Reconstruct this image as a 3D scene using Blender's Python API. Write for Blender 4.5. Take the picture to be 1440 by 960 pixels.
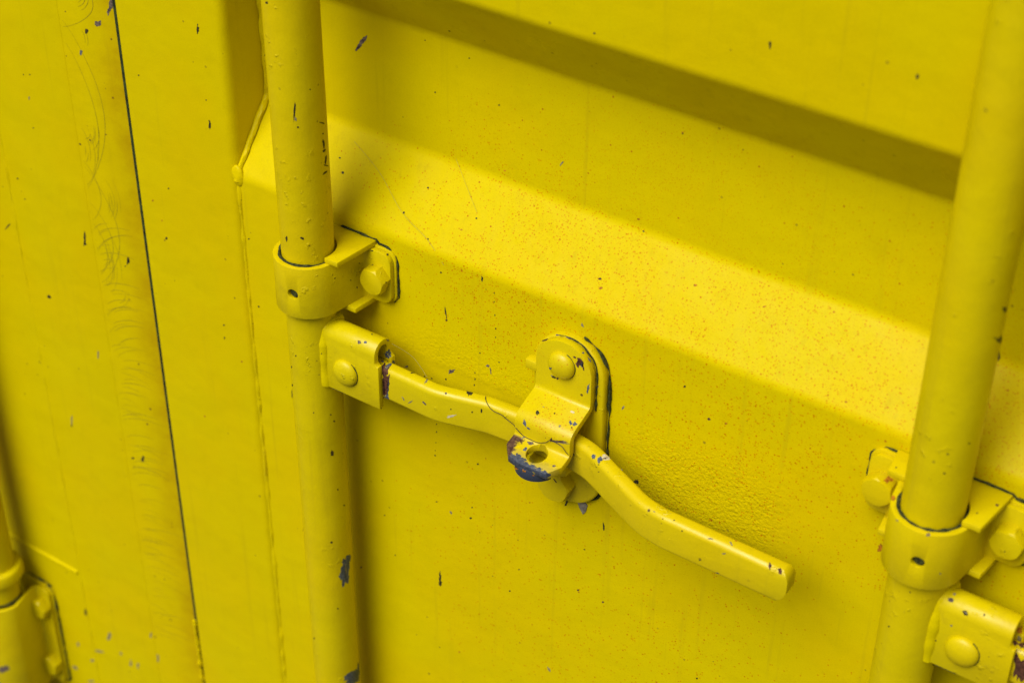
import bpy, bmesh, math, random
from mathutils import Vector, Matrix, noise

random.seed(7)
for o in list(bpy.data.objects):
    bpy.data.objects.remove(o)
sc = bpy.context.scene
COL = sc.collection
R = math.radians

# ------------------------------------------------------------------ camera
cam_d = bpy.data.cameras.new("camera")
cam = bpy.data.objects.new("camera", cam_d)
COL.objects.link(cam)
right = Vector((0.8250428, 0.56501146, 0.00815077))
up = Vector((-0.33824965, 0.48226258, 0.80809033))
fwd = Vector((-0.45264948, 0.6694661, -0.58900219))
m = Matrix((right, up, -fwd)).transposed().to_4x4()
m.translation = Vector((0.46861149, -0.75, 0.71024111))
cam.matrix_world = m
cam_d.sensor_width = 36.0
cam_d.sensor_fit = 'HORIZONTAL'
cam_d.lens = 63.23
cam_d.clip_start = 0.02
cam_d.clip_end = 2000
cam_d.dof.use_dof = True
cam_d.dof.focus_distance = 1.13
cam_d.dof.aperture_fstop = 8.0
sc.camera = cam

# ------------------------------------------------------------------ light
SUN_EL, SUN_AZ = 52.0, -9.0       # azimuth measured from -Y (the camera side) towards -X
w = bpy.data.worlds.new("World")
sc.world = w
w.use_nodes = True
wn = w.node_tree
bg = wn.nodes['Background']
sky = wn.nodes.new('ShaderNodeTexSky')
sky.sky_type = 'NISHITA'
sky.sun_disc = False
sky.sun_elevation = R(SUN_EL)
dirv = Vector((math.sin(R(SUN_AZ)) * math.cos(R(SUN_EL)), -math.cos(R(SUN_AZ)) * math.cos(R(SUN_EL)), math.sin(R(SUN_EL))))
sky.sun_rotation = math.atan2(dirv.x, dirv.y)
sky.air_density = 1.0
sky.dust_density = 6.0
sky.ozone_density = 1.0
wn.links.new(sky.outputs['Color'], bg.inputs['Color'])
bg.inputs['Strength'].default_value = 0.05
sun_d = bpy.data.lights.new("sun", 'SUN')
sun_d.energy = 2.55
sun_d.angle = R(40)
sun_d.color = (1.0, 0.965, 0.91)
sun = bpy.data.objects.new("sun", sun_d)
COL.objects.link(sun)
sun.rotation_euler = (-dirv).to_track_quat('-Z', 'Y').to_euler()
sun.location = dirv * 5
sc.view_settings.view_transform = 'Standard'
sc.view_settings.look = 'None'
sc.view_settings.gamma = 1.0
sc.view_settings.exposure = 0.34

# ------------------------------------------------------------------ node helpers
class NT:
    def __init__(s, tree):
        s.t = tree; s.n = tree.nodes; s.l = tree.links
    def new(s, typ, **kw):
        n = s.n.new(typ)
        for k, v in kw.items():
            setattr(n, k, v)
        return n
    def put(s, sock, v):
        if hasattr(v, 'is_linked') or isinstance(v, bpy.types.NodeSocket):
            s.l.new(v, sock)
        else:
            sock.default_value = v
    def math(s, op, a, b=0.0, c=None, clamp=False):
        n = s.new('ShaderNodeMath', operation=op); n.use_clamp = clamp
        s.put(n.inputs[0], a); s.put(n.inputs[1], b)
        if c is not None: s.put(n.inputs[2], c)
        return n.outputs[0]
    def vmath(s, op, a, b=(0, 0, 0)):
        n = s.new('ShaderNodeVectorMath', operation=op)
        s.put(n.inputs[0], a); s.put(n.inputs[1], b)
        return n.outputs['Value'] if op in ('DOT_PRODUCT', 'LENGTH', 'DISTANCE') else n.outputs[0]
    def noise(s, vec, scale, detail=3.0, rough=0.5, col=False, dist=0.0):
        n = s.new('ShaderNodeTexNoise')
        s.put(n.inputs['Vector'], vec); n.inputs['Scale'].default_value = scale
        n.inputs['Detail'].default_value = detail; n.inputs['Roughness'].default_value = rough
        n.inputs['Distortion'].default_value = dist
        return n.outputs['Color'] if col else n.outputs['Fac']
    def sstep(s, v, a, b, lo=0.0, hi=1.0):
        n = s.new('ShaderNodeMapRange', interpolation_type='SMOOTHSTEP')
        s.put(n.inputs['Value'], v)
        n.inputs['From Min'].default_value = a; n.inputs['From Max'].default_value = b
        n.inputs['To Min'].default_value = lo; n.inputs['To Max'].default_value = hi
        return n.outputs['Result']
    def mix(s, fac, a, b, mode='MIX'):
        n = s.new('ShaderNodeMix', data_type='RGBA', blend_type=mode)
        s.put(n.inputs[0], fac)
        s.put(n.inputs[6], a); s.put(n.inputs[7], b)
        return n.outputs[2]
    def voronoi(s, vec, scale, feature='F1'):
        n = s.new('ShaderNodeTexVoronoi', feature=feature)
        s.put(n.inputs['Vector'], vec); n.inputs['Scale'].default_value = scale
        return n

def c4(c): return (c[0], c[1], c[2], 1.0)

YEL = (0.61, 0.507, 0.0)
BLUE = (0.055, 0.085, 0.16); BROWN = (0.05, 0.016, 0.012); DARK = (0.018, 0.02, 0.012)
GREY = (0.24, 0.22, 0.2); PALE = (0.55, 0.5, 0.36); RUST = (0.32, 0.09, 0.015)
CCOL = dict(b=BLUE, n=BROWN, k=DARK, g=GREY, p=PALE, r=RUST, v=(0.13, 0.09, 0.10))

def paint(name, chips=(), rough_patch=None, specks=None, lumps=0.0, dirt=0.0, spk=0.4, scuff=None, runs=0.0, tint=None, peel=1.0, gloss=0.05, wear=False):
    mt = bpy.data.materials.new(name); mt.use_nodes = True
    T = NT(mt.node_tree)
    bs = T.n['Principled BSDF']
    geo = T.new('ShaderNodeNewGeometry')
    P = geo.outputs['Position']
    sep = T.new('ShaderNodeSeparateXYZ'); T.l.new(P, sep.inputs[0])
    X, Y, Z = sep.outputs
    base = c4(tint or YEL)
    # broad unevenness of the coat
    n1 = T.noise(P, 9.0, 4.0, 0.55)
    n2 = T.noise(P, 60.0, 5.0, 0.6)
    col = T.mix(T.sstep(n1, 0.35, 0.68, 0.0, 0.55), base, (0.645, 0.475, 0.0, 1))
    col = T.mix(T.sstep(n2, 0.5, 0.75, 0.0, 0.35), col, (0.54, 0.435, 0.0, 1))
    # fine mottle of sprayed paint
    nf = T.noise(P, 900.0, 2.0, 0.6)
    col = T.mix(T.sstep(nf, 0.35, 0.7, 0.0, 0.16), col, (0.42, 0.34, 0.002, 1))
    # vertical run-off streaks
    mp = T.new('ShaderNodeMapping'); T.l.new(P, mp.inputs['Vector']); mp.inputs['Scale'].default_value = (1, 1, 0.035)
    st = T.noise(mp.outputs[0], 150.0, 4.0, 0.6)
    col = T.mix(T.sstep(st, 0.56, 0.75, 0.0, 0.28 + runs), col, (0.47, 0.37, 0.004, 1))
    # tiny dirt specks everywhere
    vo = T.voronoi(P, 190.0)
    sc_ = T.new('ShaderNodeSeparateColor'); T.l.new(vo.outputs['Color'], sc_.inputs[0])
    rad = T.math('MULTIPLY', T.math('POWER', sc_.outputs[0], 9.0), 0.20)
    dm = T.math('LESS_THAN', vo.outputs['Distance'], rad)
    dm = T.math('MULTIPLY', dm, T.sstep(T.noise(P, 14.0, 2.0), 0.45, 0.6, 0.0, spk * 1.8), clamp=True)
    col = T.mix(dm, col, (0.12, 0.075, 0.012, 1))
    bump_h = T.math('MULTIPLY', T.noise(P, 420.0, 3.0, 0.5), 0.00006 * peel)
    bump_h = T.math('ADD', bump_h, T.math('MULTIPLY', T.noise(P, 22.0, 3.0, 0.5), 0.0016 + lumps))
    rr = T.noise(P, 35.0, 4.0, 0.6)
    rough = T.sstep(rr, 0.3, 0.7, 0.27, 0.42)
    if lumps:
        lm = T.sstep(T.noise(P, 170.0, 4.0, 0.6), 0.58, 0.72)
        lm2 = T.sstep(T.noise(P, 28.0, 2.0), 0.5, 0.62)
        bump_h = T.math('ADD', bump_h, T.math('MULTIPLY', T.math('MULTIPLY', lm, lm2), 0.00042))
    if specks:
        # orange rust bloom where grit has settled: centre, radii
        tot = None
        for (cx_, cz_, rx, rz, amt) in specks:
            dx = T.math('DIVIDE', T.math('SUBTRACT', X, cx_), rx)
            dz = T.math('DIVIDE', T.math('SUBTRACT', Z, cz_), rz)
            q = T.math('ADD', T.math('MULTIPLY', dx, dx), T.math('MULTIPLY', dz, dz))
            e = T.math('MULTIPLY', T.math('SUBTRACT', 1.0, T.sstep(q, 0.05, 1.0)), amt)
            tot = e if tot is None else T.math('MAXIMUM', tot, e)
        dens = T.math('MULTIPLY', tot, T.sstep(T.noise(P, 26.0, 3.0), 0.28, 0.66, 0.35, 1.0))
        for scale, mul, cc in ((1050.0, 0.40, (0.50, 0.30, 0.0, 1)), (720.0, 0.46, (0.50, 0.17, 0.0, 1)), (390.0, 0.27, (0.42, 0.09, 0.0, 1)), (210.0, 0.20, (0.34, 0.05, 0.006, 1))):
            v = T.voronoi(P, scale)
            s2 = T.new('ShaderNodeSeparateColor'); T.l.new(v.outputs['Color'], s2.inputs[0])
            pick = T.math('GREATER_THAN', T.math('ADD', s2.outputs[0], T.math('MULTIPLY', dens, 0.85 if scale > 1000 else 0.72 if scale > 700 else 0.40 if scale > 300 else 0.14)), 1.0)
            r_ = T.math('ADD', T.math('MULTIPLY', s2.outputs[1], mul * 0.75), mul * 0.3)
            k = T.sstep(T.math('DIVIDE', v.outputs['Distance'], r_), 1.0, 0.6)
            k = T.math('MULTIPLY', T.math('MULTIPLY', k, pick), 0.82)
            col = T.mix(k, col, cc)
        col = T.mix(T.math('MULTIPLY', dens, 0.10), col, (0.60, 0.43, 0.0, 1))
    if rough_patch:
        tot = None
        for (x0, x1, z0, z1, amp) in rough_patch:
            a = T.math('MULTIPLY', T.sstep(X, x0, x0 + 0.05), T.sstep(T.math('ADD', X, T.math('MULTIPLY', T.noise(P, 60.0, 3.0), 0.02)), x1 + 0.012, x1 - 0.02))
            b = T.math('MULTIPLY', T.sstep(Z, z0, z0 + 0.008), T.sstep(T.math('ADD', Z, T.math('MULTIPLY', T.noise(P, 45.0, 3.0), 0.03)), z1 + 0.02, z1 - 0.018))
            e = T.math('MULTIPLY', T.math('MULTIPLY', a, b), amp)
            tot = e if tot is None else T.math('MAXIMUM', tot, e)
        rn = T.math('ADD', T.math('MULTIPLY', T.noise(P, 620.0, 1.0, 0.5), 0.55), T.math('MULTIPLY', T.noise(P, 360.0, 1.0, 0.4), 0.8))
        bump_h = T.math('ADD', bump_h, T.math('MULTIPLY', T.math('MULTIPLY', rn, tot), 0.00095))
    if scuff:
        x0, x1 = scuff
        a = T.math('MULTIPLY', T.sstep(X, x0, x1), T.sstep(T.noise(P, 30.0, 4.0, 0.65), 0.25, 0.7, 0.25, 1.0))
        col = T.mix(T.math('MULTIPLY', a, 0.75), col, (0.40, 0.235, 0.002, 1))
    if dirt:
        dn = T.sstep(T.noise(P, 75.0, 5.0, 0.7), 0.56, 0.72)
        col = T.mix(T.math('MULTIPLY', dn, dirt), col, (0.21, 0.15, 0.012, 1))
    if wear:
        # lip rubbed down to the blue grey undercoat along its outer edge, rust at the left corner
        nz = T.math('MULTIPLY', T.math('SUBTRACT', T.noise(P, 260.0, 4.0, 0.7), 0.5), 0.016)
        fr = T.math('ADD', T.math('ADD', Y, T.math('MULTIPLY', X, 0.10)), nz)
        lowz = T.sstep(Z, 0.0125, 0.0112)
        k = T.math('MULTIPLY', T.sstep(fr, -0.0468, -0.0484), lowz)
        k = T.math('MAXIMUM', k, T.math('MULTIPLY', T.math('MULTIPLY', T.sstep(fr, -0.0410, -0.0450), lowz), 0.25))
        mott = T.sstep(T.noise(P, 520.0, 4.0, 0.7), 0.3, 0.7)
        col = T.mix(k, col, T.mix(mott, (0.032, 0.045, 0.075, 1), (0.085, 0.10, 0.13, 1)))
        kl = T.math('MULTIPLY', T.sstep(T.math('ADD', X, nz), -0.0040, -0.0075), T.math('MULTIPLY', lowz, T.sstep(Y, -0.033, -0.036)))
        col = T.mix(kl, col, T.mix(mott, (0.04, 0.018, 0.014, 1), (0.15, 0.085, 0.055, 1)))
    T.l.new(col, bs.inputs['Base Color'])
    T.l.new(rough, bs.inputs['Roughness'])
    bp = T.new('ShaderNodeBump'); bp.inputs['Strength'].default_value = 1.0; bp.inputs['Distance'].default_value = 1.0
    T.l.new(bump_h, bp.inputs['Height'])
    T.l.new(bp.outputs[0], bs.inputs['Normal'])
    bs.inputs['Specular IOR Level'].default_value = gloss
    return mt

def plain(name, colr, rough=0.7, vary=0.4, scale=300.0, bump=0.0002, spec=0.3, second=None):
    mt = bpy.data.materials.new(name); mt.use_nodes = True
    T = NT(mt.node_tree); bs = T.n['Principled BSDF']
    P = T.new('ShaderNodeNewGeometry').outputs['Position']
    n = T.noise(P, scale, 4.0, 0.65)
    lo = c4([c * (1 - vary) for c in colr]); hi = c4(second or [min(1, c * (1 + vary)) for c in colr])
    T.l.new(T.mix(T.sstep(n, 0.3, 0.7), lo, hi), bs.inputs['Base Color'])
    bs.inputs['Roughness'].default_value = rough
    bs.inputs['Specular IOR Level'].default_value = spec
    bp = T.new('ShaderNodeBump'); bp.inputs['Distance'].default_value = 1.0
    T.l.new(T.math('MULTIPLY', n, bump), bp.inputs['Height']); T.l.new(bp.outputs[0], bs.inputs['Normal'])
    return mt

M_PANEL = paint('yellow_paint_panel', (), runs=0.15, specks=[(0.06, 0.115, 0.24, 0.13, 1.0), (0.20, 0.09, 0.2, 0.14, 0.95), (0.12, 0.0, 0.14, 0.07, 0.5), (0.06, -0.16, 0.22, 0.16, 0.28), (-0.1, 0.12, 0.12, 0.06, 0.3)],
                rough_patch=[(0.025, 0.168, -0.032, 0.040, 1.0), (-0.15, 0.0, 0.004, 0.048, 0.55)])
M_STILE = paint('yellow_paint_stile', (), spk=0.5)
M_LEFT = paint('yellow_paint_left_door', (), spk=0.4)
M_STRIP = paint('yellow_paint_scuffed_strip', (), scuff=(-0.395, -0.357), spk=1.0)
M_ROD = paint('yellow_paint_rod', (), gloss=0.20, lumps=0.0003, spk=0.3, peel=2.0)
M_LEVER = paint('yellow_paint_lever', (), gloss=0.36, lumps=0.0002, spk=0.8, peel=1.5)
M_HW = paint('yellow_paint_brackets', (), gloss=0.27, lumps=0.0002, dirt=0.15, spk=0.8, peel=2.0)
M_HASP = paint('yellow_paint_catch', (), wear=True, gloss=0.32, lumps=0.0002, spk=1.0, peel=1.5,
               specks=[(0.008, 0.030, 0.024, 0.012, 0.95), (0.008, 0.06, 0.03, 0.02, 0.35)])
M_BOSS = paint('worn_blue_grey_steel', (), tint=(0.036, 0.046, 0.072), spk=0.2)
M_WELD = paint('yellow_paint_weld', (), dirt=0.35, lumps=0.0004, spk=0.6, peel=3.0)
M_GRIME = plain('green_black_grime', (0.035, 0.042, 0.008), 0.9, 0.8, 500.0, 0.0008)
M_SEAL = plain('dark_green_rubber_seal', (0.022, 0.034, 0.006), 0.8, 0.7, 180.0)
M_SCUFF = plain('olive_scuff', (0.27, 0.225, 0.006), 0.8, 0.3)
M_THREAD = plain('pale_grey_silk', (0.26, 0.22, 0.06), 0.5, 0.2)
M_CRACK = plain('dark_hair', (0.05, 0.03, 0.02), 0.7, 0.4)
M_GROUND = plain('grey_concrete_ground', (0.05, 0.05, 0.047), 0.9, 0.25, 3.0, 0.01)
# boss is bare metal: swap its yellow tones
for n_ in M_BOSS.node_tree.nodes:
    if n_.type == 'MIX':
        for s_ in (n_.inputs[6], n_.inputs[7]):
            v_ = s_.default_value
            if not s_.is_linked and v_[0] > 0.4 and v_[2] < 0.02:
                s_.default_value = (0.042, 0.052, 0.078, 1)

# ------------------------------------------------------------------ mesh helpers (metres)
MM = 0.001
def finish(bm, bevel=0.0, segs=3, ang=32):
    bmesh.ops.remove_doubles(bm, verts=bm.verts, dist=2e-6)
    bmesh.ops.recalc_face_normals(bm, faces=bm.faces)
    if bevel:
        es = [e for e in bm.edges if len(e.link_faces) == 2 and e.calc_face_angle(0) > R(ang)]
        bmesh.ops.bevel(bm, geom=es, offset=bevel, segments=segs, profile=0.5, affect='EDGES', clamp_overlap=True)
    for f in bm.faces: f.smooth = True
    for e in bm.edges:
        if len(e.link_faces) == 2 and e.calc_face_angle(0) > R(38): e.smooth = False

def mk(name, bm, mat, parent=None, bevel=0.0, segs=3, ang=32):
    finish(bm, bevel, segs, ang)
    me = bpy.data.meshes.new(name); bm.to_mesh(me); bm.free()
    me.materials.append(mat)
    o = bpy.data.objects.new(name, me); COL.objects.link(o)
    if parent: o.parent = parent
    return o

def thing(name, label, cat, loc=(0, 0, 0), group=None):
    o = bpy.data.objects.new(name, None); COL.objects.link(o)
    o.location = loc; o.empty_display_size = 0.02
    tag(o, label, cat, group)
    return o
def tag(o, label, cat, group=None):
    o['label'] = label; o['category'] = cat
    if group: o['group'] = group
def dup(root, loc, label):
    r = root.copy(); COL.objects.link(r); r.location = loc; r['label'] = label
    for ch in list(root.children):
        c = ch.copy(); COL.objects.link(c); c.parent = r
        for gch_ in ch.children:
            d_ = gch_.copy(); COL.objects.link(d_); d_.parent = c
    return r

def prism(outline, lo, hi, axis, holes=()):
    """outline: 2-D points; axis 'x': (y,z), 'y': (x,z), 'z': (x,y); extruded lo..hi"""
    bm = bmesh.new()
    def P(a, b, h): return {'x': (h, a, b), 'y': (a, h, b), 'z': (a, b, h)}[axis]
    if not holes:
        va = [bm.verts.new(P(a, b, lo)) for a, b in outline]
        f = bm.faces.new(va)
        fs = [f]
    else:
        edges = []
        for loop in [outline] + list(holes):
            vs = [bm.verts.new(P(a, b, lo)) for a, b in loop]
            for i in range(len(vs)): edges.append(bm.edges.new((vs[i], vs[(i + 1) % len(vs)])))
        bmesh.ops.triangle_fill(bm, edges=edges, use_beauty=True)
        fs = list(bm.faces)
    ret = bmesh.ops.extrude_face_region(bm, geom=fs)
    dv = Vector(P(0, 0, hi - lo))
    for v in ret['geom']:
        if isinstance(v, bmesh.types.BMVert): v.co += dv
    return bm

def rrect(x0, x1, y0, y1, r, seg=6):
    rs = r if isinstance(r, (list, tuple)) else (r, r, r, r)      # corners: (x1,y1),(x0,y1),(x0,y0),(x1,y0)
    pts = []
    for (cx_, cy_, a0), q in zip(((x1, y1, 0), (x0, y1, 90), (x0, y0, 180), (x1, y0, 270)), rs):
        sx = -1 if cx_ == x1 else 1; sy = -1 if cy_ == y1 else 1
        for i in range(seg + 1):
            a = R(a0 + 90 * i / seg)
            pts.append((cx_ + sx * q + q * math.cos(a), cy_ + sy * q + q * math.sin(a)))
    return pts

def circle(cx_, cy_, r, n=32, a0=0, a1=360):
    full = abs(a1 - a0) >= 360
    k = n if full else n + 1
    return [(cx_ + r * math.cos(R(a0 + (a1 - a0) * i / n)), cy_ + r * math.sin(R(a0 + (a1 - a0) * i / n))) for i in range(k)]

def fillet(pts, rad, seg=6):
    out = [Vector(pts[0])]
    for i in range(1, len(pts) - 1):
        p, a, b = Vector(pts[i]), Vector(pts[i - 1]), Vector(pts[i + 1])
        r_ = rad[i - 1] if isinstance(rad, (list, tuple)) else rad
        u, v = (a - p), (b - p)
        ang = u.angle(v); t = min(r_ / math.tan(ang / 2), u.length * 0.48, v.length * 0.48)
        q0 = p + u.normalized() * t; q2 = p + v.normalized() * t
        for k in range(seg + 1):
            s_ = k / seg
            out.append(q0 * (1 - s_) ** 2 + p * 2 * s_ * (1 - s_) + q2 * s_ * s_)
    out.append(Vector(pts[-1]))
    return out

def ribbon_outline(path, t):
    """closed outline of a strip of thickness t about a 2-D centre path"""
    L, Rr = [], []
    for i, p in enumerate(path):
        a = path[max(0, i - 1)]; b = path[min(len(path) - 1, i + 1)]
        d_ = (b - a).normalized(); n_ = Vector((-d_.y, d_.x))
        L.append(p + n_ * t / 2); Rr.append(p - n_ * t / 2)
    return [tuple(v) for v in L] + [tuple(v) for v in reversed(Rr)]

def boolean(bmA, bmB, op):
    obs = []
    for b in (bmA, bmB):
        bmesh.ops.recalc_face_normals(b, faces=b.faces)
        bmesh.ops.triangulate(b, faces=[f for f in b.faces if len(f.verts) > 4])
        me = bpy.data.meshes.new('tmp'); b.to_mesh(me); b.free()
        o = bpy.data.objects.new('tmp', me); COL.objects.link(o); obs.append(o)
    md = obs[0].modifiers.new('b', 'BOOLEAN'); md.operation = op; md.object = obs[1]; md.solver = 'EXACT'
    dg = bpy.context.evaluated_depsgraph_get(); dg.update()
    ev = obs[0].evaluated_get(dg)
    me = bpy.data.meshes.new_from_object(ev)
    out = bmesh.new(); out.from_mesh(me)
    for o in obs:
        mm_ = o.data; bpy.data.objects.remove(o); bpy.data.meshes.remove(mm_)
    bpy.data.meshes.remove(me)
    bmesh.ops.remove_doubles(out, verts=out.verts, dist=2e-5)
    bmesh.ops.dissolve_limit(out, angle_limit=R(0.8), verts=out.verts, edges=out.edges)
    return out

def tube(path, rad, n=8, wob=0.0, wf=200.0, bm=None, flat=1.0, cap=True):
    """tube along 3-D points; wob: irregular radius and drift"""
    bm = bm or bmesh.new()
    path = [Vector(p) for p in path]
    rings = []
    prev = None
    for i, p in enumerate(path):
        d_ = (path[min(i + 1, len(path) - 1)] - path[max(i - 1, 0)]).normalized()
        ref = Vector((0, 1, 0)) if abs(d_.y) < 0.9 else Vector((1, 0, 0))
        a = d_.cross(ref).normalized() if prev is None else (prev - d_ * prev.dot(d_)).normalized()
        prev = a; b = d_.cross(a)
        k = 1.0 + wob * noise.noise(p * wf) * 1.6
        off = (a * noise.noise(p * wf + Vector((9, 1, 4)))) * rad * wob * 0.8
        rr_ = (rad[i] if isinstance(rad, list) else rad) * max(k, 0.15)
        ring = []
        for j in range(n):
            an = 2 * math.pi * j / n
            q = 1 + wob * 0.7 * noise.noise(p * wf * 1.7 + Vector((math.cos(an), math.sin(an), 0)) * 1.2)
            ring.append(bm.verts.new(p + off + (a * math.cos(an) + b * math.sin(an) * flat) * rr_ * q))
        rings.append(ring)
    for r0, r1 in zip(rings, rings[1:]):
        for j in range(n):
            bm.faces.new((r0[j], r0[(j + 1) % n], r1[(j + 1) % n], r1[j]))
    if cap:
        bm.faces.new(rings[0][::-1]); bm.faces.new(rings[-1])
    return bm

def lathe(profile, n=32, axis='y', c=(0, 0, 0)):
    """profile: (radius, height); height runs along -y (out of the door) or +z"""
    bm = bmesh.new(); rings = []
    for r_, h in profile:
        ring = []
        for j in range(1 if r_ < 1e-7 else n):
            a = 2 * math.pi * j / n
            if axis == 'y': co = (c[0] + r_ * math.cos(a), c[1] - h, c[2] + r_ * math.sin(a))
            else: co = (c[0] + r_ * math.cos(a), c[1] + r_ * math.sin(a), c[2] + h)
            ring.append(bm.verts.new(co))
        rings.append(ring)
    for r0, r1 in zip(rings, rings[1:]):
        for j in range(n):
            if len(r0) == 1: bm.faces.new((r0[0], r1[(j + 1) % n], r1[j]))
            elif len(r1) == 1: bm.faces.new((r0[j], r0[(j + 1) % n], r1[0]))
            else: bm.faces.new((r0[j], r0[(j + 1) % n], r1[(j + 1) % n], r1[j]))
    if len(rings[0]) > 1: bm.faces.new(rings[0])
    if len(rings[-1]) > 1: bm.faces.new(rings[-1][::-1])
    return bm

def box(x0, x1, y0, y1, z0, z1):
    return prism([(x0, y0), (x1, y0), (x1, y1), (x0, y1)], z0, z1, 'z')

def dome_profile(r, h, rim=0.0008):
    pr = [(r * 0.98, -0.001), (r, 0.0), (r, rim)]
    for i in range(1, 9):
        a = R(90 * i / 8)
        pr.append((r * math.cos(a) if i < 8 else 0.0, rim + (h - rim) * math.sin(a)))
    return pr

def hexbolt(c, af, h, rot, mat, parent, washer=0.0):
    rc = af / math.sqrt(3)
    pts = [(c[0] + rc * math.cos(R(60 * i + rot)), c[2] + rc * math.sin(R(60 * i + rot))) for i in range(6)]
    bm = prism(pts, c[1], c[1] - h, 'y')
    b2 = lathe([(0, -0.0), (rc * 1.001, 0.0), (rc * 1.001, h * 0.80), (af / 2 * 1.03, h), (0, h * 1.0)], 36, 'y', c)
    bm = boolean(bm, b2, 'INTERSECT')
    o = mk('hex_bolt', bm, mat, parent, bevel=0.0004, segs=2, ang=14)
    if washer:
        mk('washer', lathe([(washer * 0.97, 0), (washer, 0.0004), (washer * 0.99, 0.0016), (washer * 0.9, 0.002), (0, 0.002)], 32, 'y', c), mat, o)
    return o

def line(a, b, n):
    a, b = Vector(a), Vector(b)
    return [a.lerp(b, i / n) for i in range(n + 1)]

# ------------------------------------------------------------------ ground (below the frame, gives the bounce light)
gb = bmesh.new()
bmesh.ops.create_grid(gb, x_segments=4, y_segments=4, size=300)
go_ = mk('ground', gb, M_GROUND); go_.location = (0, 0, -1.15); go_['kind'] = 'structure'

# ------------------------------------------------------------------ right door
Z0, Z1 = -0.85, 0.75
door = thing('container_door', 'yellow corrugated container door right of the dark vertical seam', 'container door', (0, 0, Z0))
def sub(name, bm, mat, parent, **k):
    """mesh in world coordinates, parented to a thing that stands at parent.location"""
    bmesh.ops.translate(bm, verts=bm.verts, vec=-parent.location)
    return mk(name, bm, mat, parent, **k)

XS0, XS1 = -0.3572, -0.2610
rail = rrect(XS0, XS1, 0.0, 0.055, (0.002, 0.002, 0.003, 0.007), 5)
sub('door_stile', prism(rail, Z0, Z1, 'z'), M_STILE, door)

# corrugated sheet: profile in (y, z), bends rounded
RD = 0.0365
prof = [(0.0, Z0), (0.0, -0.415)]
prof = [Vector((0.0, Z0)), Vector((0, -0.40)), Vector((0, 0.094)), Vector((RD, 0.1385)), Vector((RD, 0.2225)), Vector((0, 0.2705)), Vector((0, 0.52)), Vector((RD, 0.565)), Vector((RD, 0.65)), Vector((0.0, 0.70)), Vector((0.0, Z1))]
prof = fillet(prof, [1.0, 0.011, 0.011, 0.011, 0.011, 0.01, 0.01, 0.01, 0.01], 7)
bm = bmesh.new()
xs = [-0.2600 + i * (0.82 / 60) for i in range(61)]
rows = []
for p in prof:
    rows.append([bm.verts.new((x, p.x + 0.0006 * noise.noise(Vector((x * 7, p.y * 9, 3.1))), p.y)) for x in xs])
back = []
for a, b in zip(rows, rows[1:]):
    for i in range(len(xs) - 1):
        bm.faces.new((a[i], a[i + 1], b[i + 1], b[i]))
ret = bmesh.ops.extrude_face_region(bm, geom=list(bm.faces))
for v in ret['geom']:
    if isinstance(v, bmesh.types.BMVert): v.co.y += 0.002
sub('door_panel', bm, M_PANEL, door)
sub('door_stile', prism(rrect(0.5595, 0.66, 0.0, 0.055, 0.006, 4), Z0, Z1, 'z'), M_STILE, door)

# weld where sheet meets stile
def dense(pts, step=0.0015):
    out = []
    for a, b in zip(pts, pts[1:]):
        a, b = Vector(a), Vector(b); n_ = max(1, int((b - a).length / step))
        out += [a.lerp(b, i / n_) for i in range(n_)]
    out.append(Vector(pts[-1]))
    return out
WX = -0.2597
sub('weld_bead', tube(dense([(WX, 0.0010, Z0 + 0.01), (WX, 0.0010, 0.092)]), 0.0021, 10, 0.24, 75), M_WELD, door)
sub('weld_bead', tube(dense([(WX, 0.000, 0.090), (WX, 0.0015, 0.097), (WX, RD - 0.001, 0.140), (WX, RD - 0.001, 0.222), (WX, 0.002, 0.268)]), 0.0023, 10, 0.28, 110), M_WELD, door)
bm = bmesh.new(); bmesh.ops.create_icosphere(bm, subdivisions=4, radius=0.0052)
for v in bm.verts:
    v.co *= 1 + 0.2 * noise.noise(v.co * 200); v.co.z *= 1.5; v.co.y *= 0.6
    v.co += Vector((WX - 0.0006, 0.0012, 0.093))
sub('weld_bead', bm, M_WELD, door)
# rubber seal in the seam, dark line
sub('rubber_seal', box(-0.3598, -0.3573, 0.0016, 0.05, Z0, Z1), M_SEAL, door)
# crumbling filler low in the seam
sub('filler_lumps', tube(dense([(-0.3590, 0.001, -0.46), (-0.3592, 0.0005, -0.375)], 0.001), 0.0017, 8, 0.5, 170), M_WELD, door)

# ------------------------------------------------------------------ left door
ldoor = thing('container_door', 'yellow container door left of the dark vertical seam with a scuffed edge strip', 'container door', (-0.5, 0, Z0))
XL = -0.4115
sub('door_stile', prism(rrect(-0.497, XL - 0.0007, 0.0, 0.055, (0.001, 0.003, 0.0004, 0.0015), 3), Z0, Z1, 'z'), M_LEFT, ldoor)
# edge strip: dips slightly towards the seam
pp = [Vector((XL - 0.0006, -0.00025)), Vector((-0.392, 0.0008)), Vector((-0.376, 0.0028)), Vector((-0.3606, 0.0058))]
pp = fillet(pp, 0.05, 6)
ol = [tuple(v) for v in pp] + [(-0.3604, 0.05), (XL - 0.0006, 0.05)]
sub('edge_strip', prism(ol, Z0, Z1, 'z'), M_STRIP, ldoor)
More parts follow.
